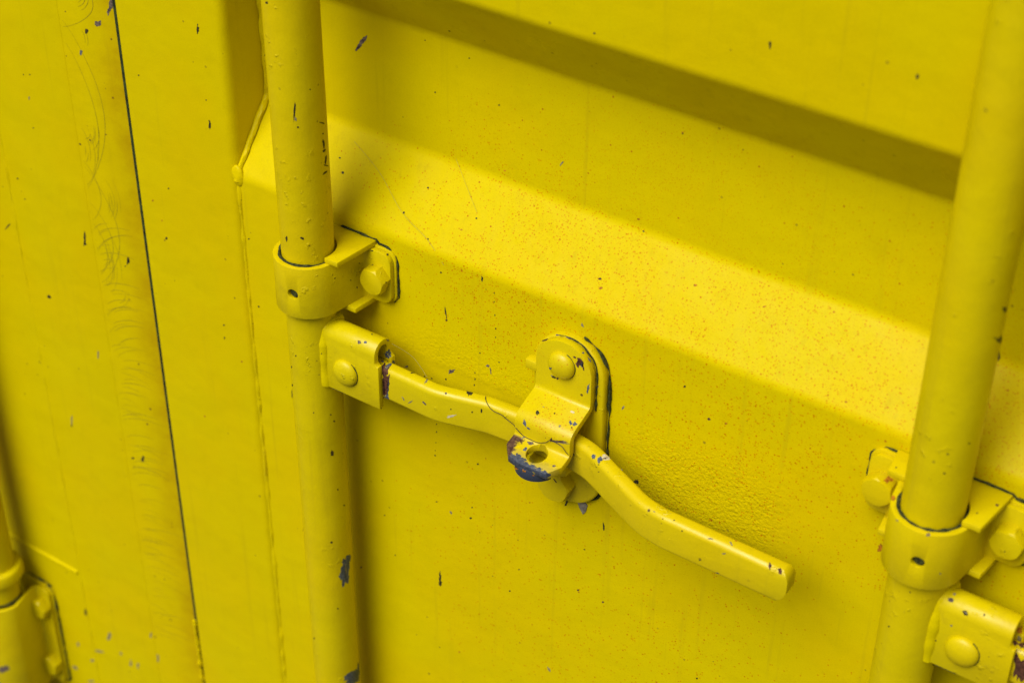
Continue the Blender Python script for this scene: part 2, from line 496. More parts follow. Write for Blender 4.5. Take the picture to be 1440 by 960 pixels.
# left door sheet with a corrugation that starts low down
bm = bmesh.new()
prl = fillet([Vector((0, Z0)), Vector((0, -0.62)), Vector((0.0, -0.3)), Vector((0, Z1))], 0.01, 3)
bm = box(-1.3, -0.4971, 0.0003, 0.0028, Z0, Z1)
sub('door_panel', bm, M_LEFT, ldoor)
sub('weld_bead', tube(dense([(-0.4972, 0.0012, Z0 + 0.01), (-0.4972, 0.0012, Z1)], 0.002), 0.0016, 8, 0.25, 50), M_WELD, ldoor)
sub('weld_bead', tube(dense([(-0.610, 0.0005, -0.395), (-0.500, 0.0005, -0.3955)], 0.002), 0.0022, 8, 0.15, 60), M_WELD, ldoor)
# curved scuffs rubbed into the strip
bm = bmesh.new()
rs = random.Random(3)
def strip_y(x):
    for a, b in zip(pp, pp[1:]):
        if a.x <= x <= b.x:
            return a.y + (b.y - a.y) * (x - a.x) / max(1e-9, b.x - a.x)
    return 0.006
def scratch(pts, wdt):
    pts = [(x, z) for x, z in pts if XL + 0.001 < x < -0.3615]
    if len(pts) < 3: return
    vs = []
    for i, (x, z) in enumerate(pts):
        a = Vector(pts[max(i - 1, 0)]); b = Vector(pts[min(i + 1, len(pts) - 1)])
        d_ = (b - a).normalized(); n_ = Vector((-d_.y, d_.x)) * wdt * (0.35 + 0.65 * math.sin(math.pi * i / (len(pts) - 1)))
        vs.append([bm.verts.new((x + s_ * n_.x, strip_y(x) - 0.00012, z + s_ * n_.y)) for s_ in (-1, 1)])
    for a, b in zip(vs, vs[1:]): bm.faces.new((a[0], a[1], b[1], b[0]))
for i in range(9):
    z = rs.choice([0.185, 0.165, 0.07, 0.03, 0.01, -0.02, -0.035, -0.07, -0.10]) + rs.gauss(0, 0.012)
    cx0 = XL + rs.uniform(-0.004, 0.016); r0 = rs.uniform(0.004, 0.011); sq = rs.uniform(1.0, 1.9)
    for k in range(rs.randint(2, 5)):
        r1 = r0 + k * rs.uniform(0.0015, 0.003); a0 = rs.uniform(-80, -20); a1 = a0 + rs.uniform(45, 110)
        scratch([(cx0 + r1 * math.cos(R(a0 + (a1 - a0) * q / 16)), z + sq * r1 * math.sin(R(a0 + (a1 - a0) * q / 16))) for q in range(17)], rs.uniform(0.00006, 0.00015))
z = -0.42
while z < 0.0:
    x = XL + rs.uniform(0.001, 0.012); ln_ = rs.uniform(0.012, 0.042); a0 = rs.uniform(14, 42) if z < -0.12 else rs.uniform(30, 60)
    pts = [(x + ln_ * t / 14 * math.cos(R(a0 - t * 1.6)), z + ln_ * t / 14 * math.sin(R(a0 - t * 1.6))) for t in range(15)]
    scratch(pts, rs.uniform(0.00008, 0.00018)); z += abs(rs.gauss(0, 0.005)) + 0.001
for j, (z0_, h_, wd_) in enumerate(((0.185, 0.05, 0.030), (0.10, 0.13, 0.026), (0.09, 0.115, 0.019), (0.00, 0.10, 0.024), (-0.01, 0.06, 0.017), (0.03, 0.05, 0.012), (-0.02, 0.045, 0.010))):
    pts = []
    for k in range(30):
        t = k / 29
        pts.append((XL + 0.002 + wd_ * math.sin(math.pi * t) ** 0.8, z0_ + h_ * (0.5 - t)))
    scratch(pts, 0.00016)
so = sub('scuff_marks', bm, M_SCUFF, ldoor); so['kind'] = 'stuff'

# ------------------------------------------------------------------ lock rods
RY = -0.030; RR = 0.017
def rod_tube(x, y=RY, r=RR):
    bm = bmesh.new(); n = 48; rings = []
    zs = [Z0 + 0.02 + i * ((Z1 - Z0 - 0.04) / 220) for i in range(221)]
    for z in zs:
        dx = 0.0003 * noise.noise(Vector((x * 10, 0, z * 6)))
        rings.append([bm.verts.new((x + dx + r * math.cos(2 * math.pi * j / n), y + r * math.sin(2 * math.pi * j / n), z)) for j in range(n)])
    for a, b in zip(rings, rings[1:]):
        for j in range(n): bm.faces.new((a[j], a[(j + 1) % n], b[(j + 1) % n], b[j]))
    bm.faces.new(rings[0][::-1]); bm.faces.new(rings[-1])
    return bm

def make_hub(root, x, dz):
    """folded clevis welded to the rod that carries the lever; x = rod centre"""
    xa, xb = x + 0.0155, x + 0.0605
    yc, t = -0.0300, 0.0042
    yf, yr = yc - 0.0090 + t / 2, yc + 0.0090 - t / 2
    zt, zb = 0.0270 + dz, -0.0130 + dz
    path = [Vector((yf, zb)), Vector((yf, zt - 0.004))]
    for i in range(0, 13):
        a = R(180 - 180 * i / 12)
        path.append(Vector((yc + (0.0090 - t / 2) * math.cos(a), zt + (0.0090 - t / 2) * math.sin(a))))
    path += [Vector((yr, zt - 0.004)), Vector((yr, zb + 0.012))]
    bm = prism(ribbon_outline(path, t), xa, xb, 'x')
    # arch stops a little short of the side plates
    cut = prism([(xb - 0.0028, 0.0225 + dz), (xb - 0.0010, 0.0205 + dz), (xb + 0.01, 0.0205 + dz), (xb + 0.01, 0.06 + dz), (xb - 0.0028, 0.06 + dz)], yc - 0.02, yc + 0.02, 'y')
    bm = boolean(bm, cut, 'DIFFERENCE')
    hub = sub('handle_hub', bm, M_HW, root, bevel=0.0008, segs=2, ang=40)
    bm = lathe(dome_profile(0.0097, 0.0052), 36, 'y', (x + 0.0335, yf - t / 2, 0.0055 + dz))
    bmesh.ops.translate(bm, verts=bm.verts, vec=-root.location)
    mk('rivet', bm, M_HW, hub)
    rim = [(x + 0.0335 + 0.0098 * math.cos(R(a)), yf - t / 2 - 0.0001, 0.0055 + dz + 0.0098 * math.sin(R(a))) for a in range(-150, 61, 6)]
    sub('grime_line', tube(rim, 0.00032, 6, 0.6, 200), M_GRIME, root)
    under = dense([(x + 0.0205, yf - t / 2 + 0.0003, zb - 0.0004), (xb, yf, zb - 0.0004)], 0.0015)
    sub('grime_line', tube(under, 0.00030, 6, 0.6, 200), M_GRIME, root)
    # weld to the rod, front and over the top
    pts = [(x + 0.0148, -0.0362, zb), (x + 0.0146, -0.0368, 0.0 + dz), (x + 0.0146, -0.0365, 0.02 + dz), (x + 0.0150, -0.034, 0.030 + dz), (x + 0.0160, -0.030, 0.0330 + dz), (x + 0.016, -0.022, 0.033 + dz)]
    sub('weld_bead', tube(dense(pts, 0.0012), 0.0044, 12, 0.10, 90), M_WELD, root)

XR1, XR2 = -0.1755, 0.2515
rod1 = thing('lock_rod', 'yellow locking rod with a cranked bar handle reaching right through the catch', 'locking rod', (XR1, RY, Z0 + 0.02), 'vertical locking rods on the container doors')
sub('rod_tube', rod_tube(XR1), M_ROD, rod1)
make_hub(rod1, XR1, 0.0)
rod2 = thing('lock_rod', 'blurred yellow vertical locking rod along the right side, in front of the panel', 'locking rod', (XR2, RY, Z0 + 0.02), 'vertical locking rods on the container doors')
sub('rod_tube', rod_tube(XR2), M_ROD, rod2)
make_hub(rod2, XR2, -0.004)
XR3 = -0.574
rod3 = thing('lock_rod', 'yellow rod stub with a collar at the lower left, on the left door', 'locking rod', (XR3, RY, Z0 + 0.02), 'vertical locking rods on the container doors')
sub('rod_tube', rod_tube(XR3), M_ROD, rod3)
sub('collar', lathe([(0.0172, 0), (0.0215, 0.0), (0.0238, 0.002), (0.0242, 0.008), (0.0225, 0.012), (0.0185, 0.0135), (0.0172, 0.0135)], 48, 'z', (XR3, RY, -0.414)), M_ROD, rod3)

# ------------------------------------------------------------------ brackets that hold the rods
def make_bracket(x, z0, z1, label, flh=0.047, bolts=None, shelf=True, grime=True, left=True, lefttab=False, af=0.0170, foot=0.0245, ro=0.0205, lfl=None):
    lfl = lfl or flh
    root = thing('rod_bracket', label, 'bracket', (x, 0, z0), 'clamp brackets round the locking rods')
    yw = -0.0042; t = 0.0038
    xl = -flh if left else -0.021
    pts = [Vector((x - lfl, yw)), Vector((x - foot, yw))]
    ang = list(range(185, 356, 9))
    pts += [Vector((x + ro * math.cos(R(a)), RY + ro * math.sin(R(a)))) for a in ang]
    pts += [Vector((x + foot, yw)), Vector((x + flh, yw))]
    # round the feet of the strap
    head = fillet([pts[0], pts[1], pts[2] + Vector((0, 0.0))], 0.006, 5)[:-1]
    tail = fillet([pts[-3], pts[-2], pts[-1]], 0.006, 5)[1:]
    path = head + pts[2:-2] + tail
    bm = prism(ribbon_outline(path, t), z0, z1, 'z')
    clip = prism(rrect(x - lfl, x + flh, z0 - 0.0, z1, 0.0075, 6), -0.09, 0.03, 'y')
    bm = boolean(bm, clip, 'INTERSECT')
    zc = (z0 + z1) / 2
    if shelf:
        hole = prism(circle(x + 0.004, zc - 0.001, 0.0036, 20), -0.07, -0.03, 'y')
        bm = boolean(bm, hole, 'DIFFERENCE')
    st = sub('strap', bm, M_HW, root, bevel=0.0009, segs=2, ang=40)
    sub('backing_plate', prism(rrect(x - lfl - 0.0012, x + flh + 0.0016, z0 - 0.001, z1 + 0.0015, 0.008, 6), -0.0022, 0.0006, 'y'), M_HW, root, bevel=0.0006, segs=2)
    if shelf:
        for zz, yo, xo in ((z1 + 0.0004, -0.0355, 0.0285), (z0 - 0.0036, -0.0220, 0.0300)):
            ol = [(x - (0.034 if lefttab else 0.012), -0.0005), (x + 0.0325, -0.0005), (x + xo, yo)]
            a0 = math.degrees(math.asin(max(-1, min(1, (yo - RY) / 0.0187))))
            ol += [(x + 0.0187 * math.cos(R(a)), RY + 0.0187 * math.sin(R(a))) for a in [a0 + (180 - 2 * a0) * k / 16 for k in range(17)]]
            yl = -0.0200 if lefttab else -0.0135
            al = 180 - math.degrees(math.asin((yl - RY) / 0.0187))
            ol = ol[:3] + [(x + 0.0187 * math.cos(R(a)), RY + 0.0187 * math.sin(R(a))) for a in [a0 + (al - a0) * k / 16 for k in range(17)]]
            ol = ol + ([(x - 0.031, yl)] if lefttab else [])
            sub('saddle_plate', prism(ol, zz, zz + 0.0038, 'z'), M_HW, root, bevel=0.0006, segs=2, ang=45)
        # pin sunk in the hole
        sub('strap_pin', lathe([(0.0033, 0), (0.0033, 0.0012), (0.0026, 0.0018), (0, 0.0019)], 20, 'y', (x + 0.004, RY - ro + 0.0020, zc - 0.001)), M_GRIME, root)
    for (bx, bz, rot) in (bolts or ((x + 0.0375, zc, 12), (x - lfl + 0.0095, zc, 38))):
        b = hexbolt(Vector((bx, yw - t / 2, bz)) - root.location, af, 0.0085, rot, M_HW, root, washer=0.0)
    if grime:
        # dirt packed between liner and rod, and along the plate's upper and right edge
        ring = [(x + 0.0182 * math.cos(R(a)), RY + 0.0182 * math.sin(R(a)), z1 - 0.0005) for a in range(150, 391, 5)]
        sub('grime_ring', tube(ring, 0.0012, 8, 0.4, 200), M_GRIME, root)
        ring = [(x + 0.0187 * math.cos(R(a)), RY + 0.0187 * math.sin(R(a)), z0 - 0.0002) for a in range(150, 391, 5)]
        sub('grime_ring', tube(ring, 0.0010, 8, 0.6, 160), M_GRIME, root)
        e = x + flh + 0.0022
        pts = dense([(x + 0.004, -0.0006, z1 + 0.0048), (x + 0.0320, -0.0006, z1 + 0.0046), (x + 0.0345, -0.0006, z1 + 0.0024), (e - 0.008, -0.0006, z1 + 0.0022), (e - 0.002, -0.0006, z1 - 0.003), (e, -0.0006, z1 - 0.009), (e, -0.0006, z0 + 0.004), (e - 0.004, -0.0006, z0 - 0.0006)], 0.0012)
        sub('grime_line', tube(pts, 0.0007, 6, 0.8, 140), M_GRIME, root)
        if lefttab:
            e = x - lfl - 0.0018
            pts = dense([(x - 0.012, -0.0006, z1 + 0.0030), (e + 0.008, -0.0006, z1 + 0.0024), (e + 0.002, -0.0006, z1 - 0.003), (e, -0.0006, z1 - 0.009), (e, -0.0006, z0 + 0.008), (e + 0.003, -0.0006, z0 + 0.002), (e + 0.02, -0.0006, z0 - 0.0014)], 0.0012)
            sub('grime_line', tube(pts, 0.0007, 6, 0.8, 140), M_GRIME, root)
    return root
make_bracket(XR1, 0.0445, 0.0825, 'yellow clamp bracket bolted round the left rod, just above the handle hub', lfl=0.037)
make_bracket(XR2, 0.0425, 0.0810, 'yellow clamp bracket round the right-hand rod with bolts on both sides of it', lefttab=True)
zb0, zb1 = -0.5560, -0.4370
make_bracket(XR3, zb0, zb1, 'tall yellow bracket with two bolts at the lower left corner below a collar', flh=0.034, bolts=((-0.5500, -0.458, 10), (-0.5495, -0.531, 25)), foot=0.0165, ro=0.0235, shelf=False, af=0.019)

# ------------------------------------------------------------------ handles
def make_lever(root, label, x0, dz):
    zc = 0.006 + dz
    cl = [(-0.150, -0.0300), (-0.112, -0.0300), (-0.074, -0.0310), (-0.040, -0.0222), (-0.018, -0.0208), (0.016, -0.0208), (0.036, -0.0235), (0.064, -0.0370), (0.088, -0.0480), (0.104, -0.0508), (0.1885, -0.0515)]
    path = fillet([Vector(p) for p in cl], 0.05, 6)
    H, Th, rc = 0.0245, 0.0100, 0.0032
    sec = rrect(-Th / 2, Th / 2, -H / 2, H / 2, (0.0034, 0.0042, 0.0022, 0.0022), 6)
    bm = bmesh.new(); rings = []
    for i, p in enumerate(path):
        a = path[max(0, i - 1)]; b = path[min(len(path) - 1, i + 1)]
        d_ = (b - a).normalized(); n_ = Vector((-d_.y, d_.x))
        rings.append([bm.verts.new((p.x + n_.x * s_ + x0, p.y + n_.y * s_, zc + h_)) for s_, h_ in sec])
    n = len(sec)
    for r0, r1 in zip(rings, rings[1:]):
        for j in range(n): bm.faces.new((r0[j], r0[(j + 1) % n], r1[(j + 1) % n], r1[j]))
    bm.faces.new(rings[0][::-1]); bm.faces.new(rings[-1])
    clip = prism(rrect(x0 - 0.16, x0 + 0.1868, zc - H / 2 - 0.0008, zc + H / 2 + 0.0008, (0.0085, 0.002, 0.002, 0.0125), 8), -0.1, 0.02, 'y')
    bm = boolean(bm, clip, 'INTERSECT')
    o = sub('handle', bm, M_LEVER, root, bevel=0.0007, segs=2, ang=45)
    if label: o['label'] = label
make_lever(rod1, 'cranked flat bar handle held by the centre catch', 0.0, 0.0)
make_lever(rod2, 'rusty brown bar handle', XR2 - XR1, -0.004)

# ------------------------------------------------------------------ handle catch
ct = thing('handle_catch', 'chipped yellow catch with padlock hole that clasps the middle of the handle', 'handle catch', (0.0075, 0, -0.053))
cxm = 0.0075
base = circle(cxm, 0.0505, 0.0255, 24, 0, 180) + circle(cxm, -0.0275, 0.0255, 24, 180, 360)
bs_ = sub('base_plate', prism(base, 0.0008, -0.0062, 'y'), M_HASP, ct, bevel=0.0018, segs=3)
tt = 0.0046
hp = fillet([Vector((-0.0098, 0.080)), Vector((-0.0098, 0.0335)), Vector((-0.0322, 0.0250)), Vector((-0.0318, 0.0100)), Vector((-0.0515, 0.0050))], [0.006, 0.007, 0.0055], 6)
bm = prism(ribbon_outline(hp, tt), -0.0125, 0.0275, 'x')
clip = prism(circle(0.0075, 0.0560, 0.0200, 24, 0, 180) + [(-0.0125, -0.01), (0.0275, -0.01)], -0.08, 0.02, 'y')
bm = boolean(bm, clip, 'INTERSECT')
clip = prism([(-0.02, 0.01), (0.035, 0.01), (0.0285, -0.018), (0.0275, -0.043), (0.0215, -0.0515), (0.003, -0.0520), (-0.0065, -0.0500), (-0.0130, -0.0425), (-0.0140, -0.018)], -0.02, 0.12, 'z')
bm = boolean(bm, clip, 'INTERSECT')
hole = prism(circle(0.0085, -0.0412, 0.0069, 28), -0.004, 0.0125, 'z')
bm = boolean(bm, hole, 'DIFFERENCE')
hs = sub('hasp_plate', bm, M_HASP, ct, bevel=0.0010, segs=2, ang=38)
bm = lathe(dome_profile(0.0093, 0.0058), 36, 'y', (0.0065, -0.0098 - tt / 2, 0.0590))
bmesh.ops.translate(bm, verts=bm.verts, vec=-ct.location); mk('rivet', bm, M_HASP, hs)
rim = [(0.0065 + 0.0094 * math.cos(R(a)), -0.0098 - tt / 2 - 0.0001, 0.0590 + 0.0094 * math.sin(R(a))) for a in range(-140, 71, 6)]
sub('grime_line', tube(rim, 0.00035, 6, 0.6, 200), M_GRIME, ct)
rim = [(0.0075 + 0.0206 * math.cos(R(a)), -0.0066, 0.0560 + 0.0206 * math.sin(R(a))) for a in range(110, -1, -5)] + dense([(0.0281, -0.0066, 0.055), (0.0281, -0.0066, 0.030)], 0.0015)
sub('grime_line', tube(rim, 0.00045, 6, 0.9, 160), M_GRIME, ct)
# round lug under the lip
lug = circle(0.0070, -0.0385, 0.0138, 28, 180, 360) + [(0.0205, -0.0335), (-0.0065, -0.0335)]
lugm = boolean(prism(lug, -0.0035, 0.0040, 'z', holes=[circle(0.0085, -0.0425, 0.0076, 24)]), box(-0.03, 0.04, -0.07, -0.0425, -0.01, 0.02), 'INTERSECT')
sub('padlock_lug', lugm, M_BOSS, ct, bevel=0.0007, segs=2, ang=45)
# rest under the bar, lower bolt, hinge tab at the left
sub('rest_tab', prism([(-0.006, -0.0055), (-0.006, -0.028), (0.002, -0.031), (0.016, -0.031), (0.021, -0.026), (0.021, -0.0055)], -0.0125, -0.0078, 'z'), M_HASP, ct, bevel=0.0008, segs=2)
hb = hexbolt(Vector((0.0035, -0.0062, -0.0375)) - ct.location, 0.0215, 0.0090, 8, M_HASP, ct)
sub('hinge_tab', box(-0.0205, -0.0115, -0.0125, -0.0052, 0.0455, 0.0525), M_HASP, ct, bevel=0.0012, segs=2)
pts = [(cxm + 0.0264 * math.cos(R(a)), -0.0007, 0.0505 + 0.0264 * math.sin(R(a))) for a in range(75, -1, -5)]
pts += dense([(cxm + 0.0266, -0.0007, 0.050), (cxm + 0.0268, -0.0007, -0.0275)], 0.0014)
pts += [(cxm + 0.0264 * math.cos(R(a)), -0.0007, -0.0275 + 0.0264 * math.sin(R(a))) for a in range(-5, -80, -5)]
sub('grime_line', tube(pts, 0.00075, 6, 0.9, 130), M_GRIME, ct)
# flake of peeling paint under the catch
bm = prism([(0.0135, -0.0535), (0.0185, -0.0520), (0.0215, -0.0545), (0.0205, -0.0600), (0.0185, -0.0635), (0.0155, -0.0590)], -0.0006, 0.0004, 'y')
sub('peeled_flake', bm, plain('grey_primer', (0.20, 0.18, 0.13), 0.8), ct)

# ------------------------------------------------------------------ worn spots: bare or rusted flecks lying on the paint
#CHIPS-BEGIN
CHIPS = [
('v',(-0.17868,0.0364,0.20012),(0.00384,-3e-05,0.00551),(0.00118,-0.0,-0.00038)),
('v',(-0.1751,0.03639,0.20408),(0.00087,-0.0,0.00208),(0.00094,0.0,-3e-05)),
('v',(-0.18117,0.03642,0.19596),(0.00229,-1e-05,0.00225),(0.00056,-0.0,-0.00044)),
('k',(-0.18285,0.01681,0.11435),(0.00093,0.00019,0.00023),(0.00036,-0.00049,-0.0006)),
('k',(-0.18907,0.02212,0.12081),(0.00065,0.00013,0.00016),(0.00025,-0.00034,-0.00042)),
('k',(-0.12885,0.01042,0.10685),(0.00076,0.00015,0.00019),(0.00029,-0.00041,-0.0005)),
('k',(-0.10532,0.00403,0.09923),(0.00054,0.00011,0.00014),(0.00021,-0.00029,-0.00036)),
('k',(-0.09824,-0.00019,-0.18322),(8e-05,0.0,-0.00623),(-0.00082,-0.0,-0.00048)),
('k',(-0.09835,-0.00018,-0.18886),(3e-05,0.0,-0.00208),(-0.00127,-1e-05,-0.00074)),
('k',(-0.08922,-0.00028,0.05168),(0.0008,0.0,-0.00458),(-0.00056,0.0,-0.00032)),
('k',(-0.08875,-0.00028,0.04633),(0.00095,-0.0,0.00039),(-1e-05,0.0,-0.00071)),
('k',(-0.0648,-0.0002,-0.06131),(0.00081,0.0,0.00039),(-0.0,0.0,-0.00069)),
('k',(-0.07096,-0.00019,-0.11244),(0.001,0.0,0.00051),(-1e-05,0.0,-0.00091)),
('k',(-0.0697,-0.00019,-0.10212),(0.00062,0.0,0.00031),(-0.0,0.0,-0.00068)),
('g',(-0.08782,-0.00022,-0.11578),(0.00048,0.0,-0.00123),(-0.0006,-0.0,-0.00053)),
('k',(0.03412,3e-05,-0.06632),(0.00037,-0.0,-0.00286),(-0.00063,-0.0,-0.00039)),
('g',(0.04327,0.0001,0.03484),(0.00071,0.0,0.00184),(0.00064,-0.0,-0.00011)),
('k',(0.08401,4e-05,0.06916),(0.00072,-0.0,0.00032),(6e-05,-0.0,-0.00078)),
('g',(0.01223,0.00012,0.08367),(0.00085,0.0,-0.00111),(-0.00054,-0.0,-0.00056)),
('v',(-0.08541,-0.00027,0.00693),(0.00244,-1e-05,0.00195),(0.00041,-0.0,-0.00102)),
('v',(-0.05671,-0.00023,0.02386),(0.00163,0.0,0.00099),(0.00019,0.0,-0.00103)),
('v',(-0.0545,-0.00022,0.02085),(0.00024,0.0,-0.00272),(-0.00044,-0.0,-0.00023)),
('k',(-0.09012,-0.00026,-0.00152),(0.00073,-0.0,0.00032),(-1e-05,0.0,-0.00074)),
('k',(-0.04796,-0.00019,0.03041),(0.00062,0.0,0.00027),(0.0,0.0,-0.00051)),
('k',(-0.06672,-0.00025,0.01387),(0.00043,0.0,0.00019),(-0.0,0.0,-0.0008)),
('k',(-0.06675,-0.00025,0.00869),(0.00043,0.0,0.00019),(-1e-05,0.0,-0.00097)),
('k',(-0.06734,-0.00025,0.00382),(0.00047,0.0,0.00021),(-0.0,0.0,-0.00081)),
('k',(-0.09847,-0.00024,-0.04281),(0.00046,0.0,0.00021),(-1e-05,0.0,-0.00069)),
('k',(-0.09861,-0.00024,-0.04959),(0.00042,0.0,0.00019),(-2e-05,0.0,-0.00087)),
('k',(-0.0994,-0.00024,-0.05919),(0.00038,0.0,0.00018),(-1e-05,0.0,-0.00057)),
('k',(-0.10015,-0.00024,-0.06637),(0.00034,0.0,0.00016),(-1e-05,0.0,-0.00053)),
('k',(-0.10024,-0.00024,-0.07079),(0.00067,0.0,0.00032),(-2e-05,0.0,-0.00071)),
('k',(-0.06276,-0.00025,0.03143),(0.00054,0.0,0.00023),(-0.0,0.0,-0.00055)),
('k',(-0.05191,-0.00024,0.08177),(0.00037,0.0,0.00015),(0.0,0.0,-0.0006)),
('k',(-0.05189,-0.00024,0.07537),(0.00034,0.0,0.00013),(0.0,0.0,-0.00052)),
('k',(-0.05133,-0.00023,0.06537),(0.00034,0.0,0.00014),(0.0,0.0,-0.00083)),
('k',(-0.05076,-0.00022,0.05527),(0.00038,0.0,0.00015),(0.0,0.0,-0.00076)),
('k',(-0.05074,-0.00022,0.04869),(0.00038,0.0,0.00016),(0.0,0.0,-0.00054)),
('k',(-0.09258,-0.00029,0.08137),(0.00067,-0.0,-0.00012),(-0.00032,0.0,-0.00065)),
('k',(-0.14269,-0.0061,0.0821),(0.00091,0.0,3e-05),(-0.00028,0.0,-0.00075)),
('k',(-0.13217,-0.00351,0.08144),(0.00033,0.0007,-0.00025),(0.00045,-0.0006,-0.00034)),
('k',(-0.12845,-0.01067,0.06559),(0.00018,0.00048,-0.0002),(0.00024,-0.00032,-0.00026)),
('k',(-0.06097,-0.00028,0.08883),(0.00018,0.0,-0.00204),(-0.00064,-0.0,-0.0003)),
('r',(0.05091,0.03671,0.21114),(0.00058,0.0,0.00019),(3e-05,-0.0,-0.00046)),
('k',(0.01285,5e-05,0.2761),(0.00075,0.0,0.00021),(2e-05,0.0,-0.00052)),
('k',(-0.10548,0.0297,0.23155),(0.00066,4e-05,-5e-05),(-0.00063,0.00063,-0.00083)),
('k',(-0.12874,0.0365,0.21601),(0.00049,0.0,0.00014),(-1e-05,-0.0,-0.00043)),
('k',(-0.12189,0.03641,0.18287),(0.00053,0.0,0.00016),(-1e-05,-0.0,-0.00062)),
('k',(-0.09602,0.03654,0.21375),(0.00059,-0.0,0.00017),(-0.0,-0.0,-0.00046)),
('k',(0.05098,0.03671,0.21026),(0.0005,0.0,0.00016),(4e-05,-0.0,-0.0005)),
('k',(0.03026,0.03574,0.13832),(0.00064,-8e-05,-0.00022),(-0.00023,-0.00016,-0.00043)),
('k',(-0.07409,0.03638,0.18906),(0.00058,0.0,0.00018),(0.0,-0.0,-0.00054)),
('g',(-0.02851,0.03635,0.16413),(0.00124,1e-05,0.00191),(0.00031,0.0,-0.00015)),
('k',(0.11611,0.00025,0.29936),(0.00062,0.0,0.00018),(0.0002,0.0,-0.00192)),
('k',(0.19502,0.00019,0.30537),(0.00071,-0.0,9e-05),(-3e-05,0.0,-0.00152)),
('k',(-0.0307,-6e-05,-0.13859),(0.00053,-0.0,0.00029),(1e-05,0.0,-0.0006)),
('k',(-0.03812,-7e-05,-0.16272),(0.00075,1e-05,0.00041),(1e-05,0.0,-0.00071)),
('g',(-0.0043,-4e-05,-0.21974),(0.00106,-0.0,-0.00194),(-0.00059,0.0,-0.00069)),
('k',(0.11025,-0.00011,-0.15958),(0.00071,-0.0,0.00043),(7e-05,-0.0,-0.00089)),
('k',(0.0205,2e-05,-0.09327),(0.0006,0.0,-0.00025),(-0.00028,-0.0,-0.00055)),
('r',(-0.02301,-4e-05,-0.07433),(0.00058,0.0,0.00029),(1e-05,0.0,-0.00056)),
('n',(0.01691,-1e-05,-0.13176),(0.00089,0.0,0.00049),(3e-05,-0.0,-0.0009)),
('r',(0.01753,-1e-05,-0.13338),(0.00072,0.0,0.0004),(2e-05,-0.0,-0.00058)),
('n',(0.03656,-3e-05,-0.13194),(0.00076,-0.0,0.00043),(4e-05,-0.0,-0.00089)),
('r',(-0.08212,-0.00013,-0.24854),(0.00084,0.0,0.00049),(-1e-05,0.0,-0.00077)),
('r',(-0.02921,-6e-05,-0.2082),(0.00063,-0.0,0.00037),(1e-05,0.0,-0.00064)),
('k',(-0.17142,-0.00016,-0.21223),(0.00087,0.0,0.00047),(-5e-05,-0.0,-0.00093)),
('k',(-0.13845,-0.00017,-0.18256),(0.0006,0.0,0.00032),(-2e-05,-0.0,-0.00065)),
('k',(-0.14676,-0.00015,-0.14841),(0.00069,-0.0,0.00035),(-3e-05,-0.0,-0.00073)),
('k',(-0.09991,-0.00022,-0.1121),(0.00069,0.0,0.00034),(-1e-05,0.0,-0.00055)),
('r',(0.11283,-2e-05,0.0547),(0.00088,-0.0,0.00041),(7e-05,-0.0,-0.00073)),
('n',(0.1016,-1e-05,0.05274),(0.00101,-0.0,0.00046),(8e-05,-0.0,-0.00092)),
('r',(0.01772,0.01058,0.10682),(0.00075,0.00054,0.00066),(0.00061,-0.00028,-0.00035)),
('r',(0.02598,0.03653,0.14477),(0.00093,0.0,0.00034),(4e-05,-0.0,-0.00063)),
('r',(0.07331,0.02397,0.12319),(0.00107,0.00024,0.00029),(0.00028,-0.00041,-0.0005)),
('r',(0.11738,0.0254,0.12499),(0.00083,0.00043,0.00053),(0.00029,-0.0002,-0.00025)),
('n',(0.01508,0.01373,0.11067),(0.00087,0.00019,0.00023),(0.00027,-0.0004,-0.00049)),
('k',(-0.07835,0.01835,0.11683),(0.00066,0.00014,0.00017),(0.00026,-0.00036,-0.00044)),
('k',(-0.11887,0.02305,0.12237),(0.00068,0.00014,0.00017),(0.00021,-0.0003,-0.00036)),
('r',(-0.08531,0.01212,0.1092),(0.00074,0.00015,0.00019),(0.00019,-0.00027,-0.00033)),
('r',(-0.06946,0.03614,0.14533),(0.00075,0.0,0.00026),(1e-05,-0.0,-0.00052)),
('r',(0.01421,0.01354,0.11044),(0.00056,0.00012,0.00015),(0.0002,-0.00029,-0.00036)),
('r',(0.1822,0.00417,0.09891),(0.00073,0.00018,0.00021),(0.00019,-0.0003,-0.00037)),
('k',(-0.28273,0.0,0.19382),(0.00101,0.0,0.00029),(-0.00033,-0.0,-0.00259)),
('k',(-0.28227,0.0,0.19743),(0.00044,-0.0,0.00012),(-9e-05,0.0,-0.00072)),
('k',(-0.28074,0.0,0.12536),(0.00096,0.0,0.00024),(-0.00062,0.0,-0.00286)),
('k',(-0.28099,-0.0,0.12847),(0.00046,0.0,0.00015),(-9e-05,-0.0,-0.00078)),
('k',(-0.34205,0.0,0.14344),(0.00076,0.0,0.00023),(-0.0001,0.0,-0.00062)),
('k',(-0.33495,0.0,0.0167),(0.00101,0.0,0.00037),(-0.00016,0.0,-0.00115)),
('k',(-0.32669,0.0,0.06068),(0.00074,0.0,0.00026),(-9e-05,0.0,-0.00063)),
('r',(-0.33702,0.0,0.03081),(0.00075,0.0,0.00027),(-8e-05,0.0,-0.00057)),
('r',(-0.34379,0.0,0.04483),(0.00093,-0.0,0.00033),(-0.0001,0.0,-0.00064)),
('k',(-0.28712,0.0,-0.03922),(0.0009,-0.0,7e-05),(-0.00035,0.0,-0.0008)),
('r',(-0.27313,0.0,-0.06557),(0.00076,0.0,0.00086),(0.00047,0.0,-0.00037)),
('k',(-0.25139,-3e-05,-0.00871),(0.00073,0.0,-0.0003),(-0.00054,-0.0,-0.00073)),
('k',(-0.28163,-0.0,0.14358),(0.00059,0.0,0.00018),(-6e-05,-0.0,-0.0005)),
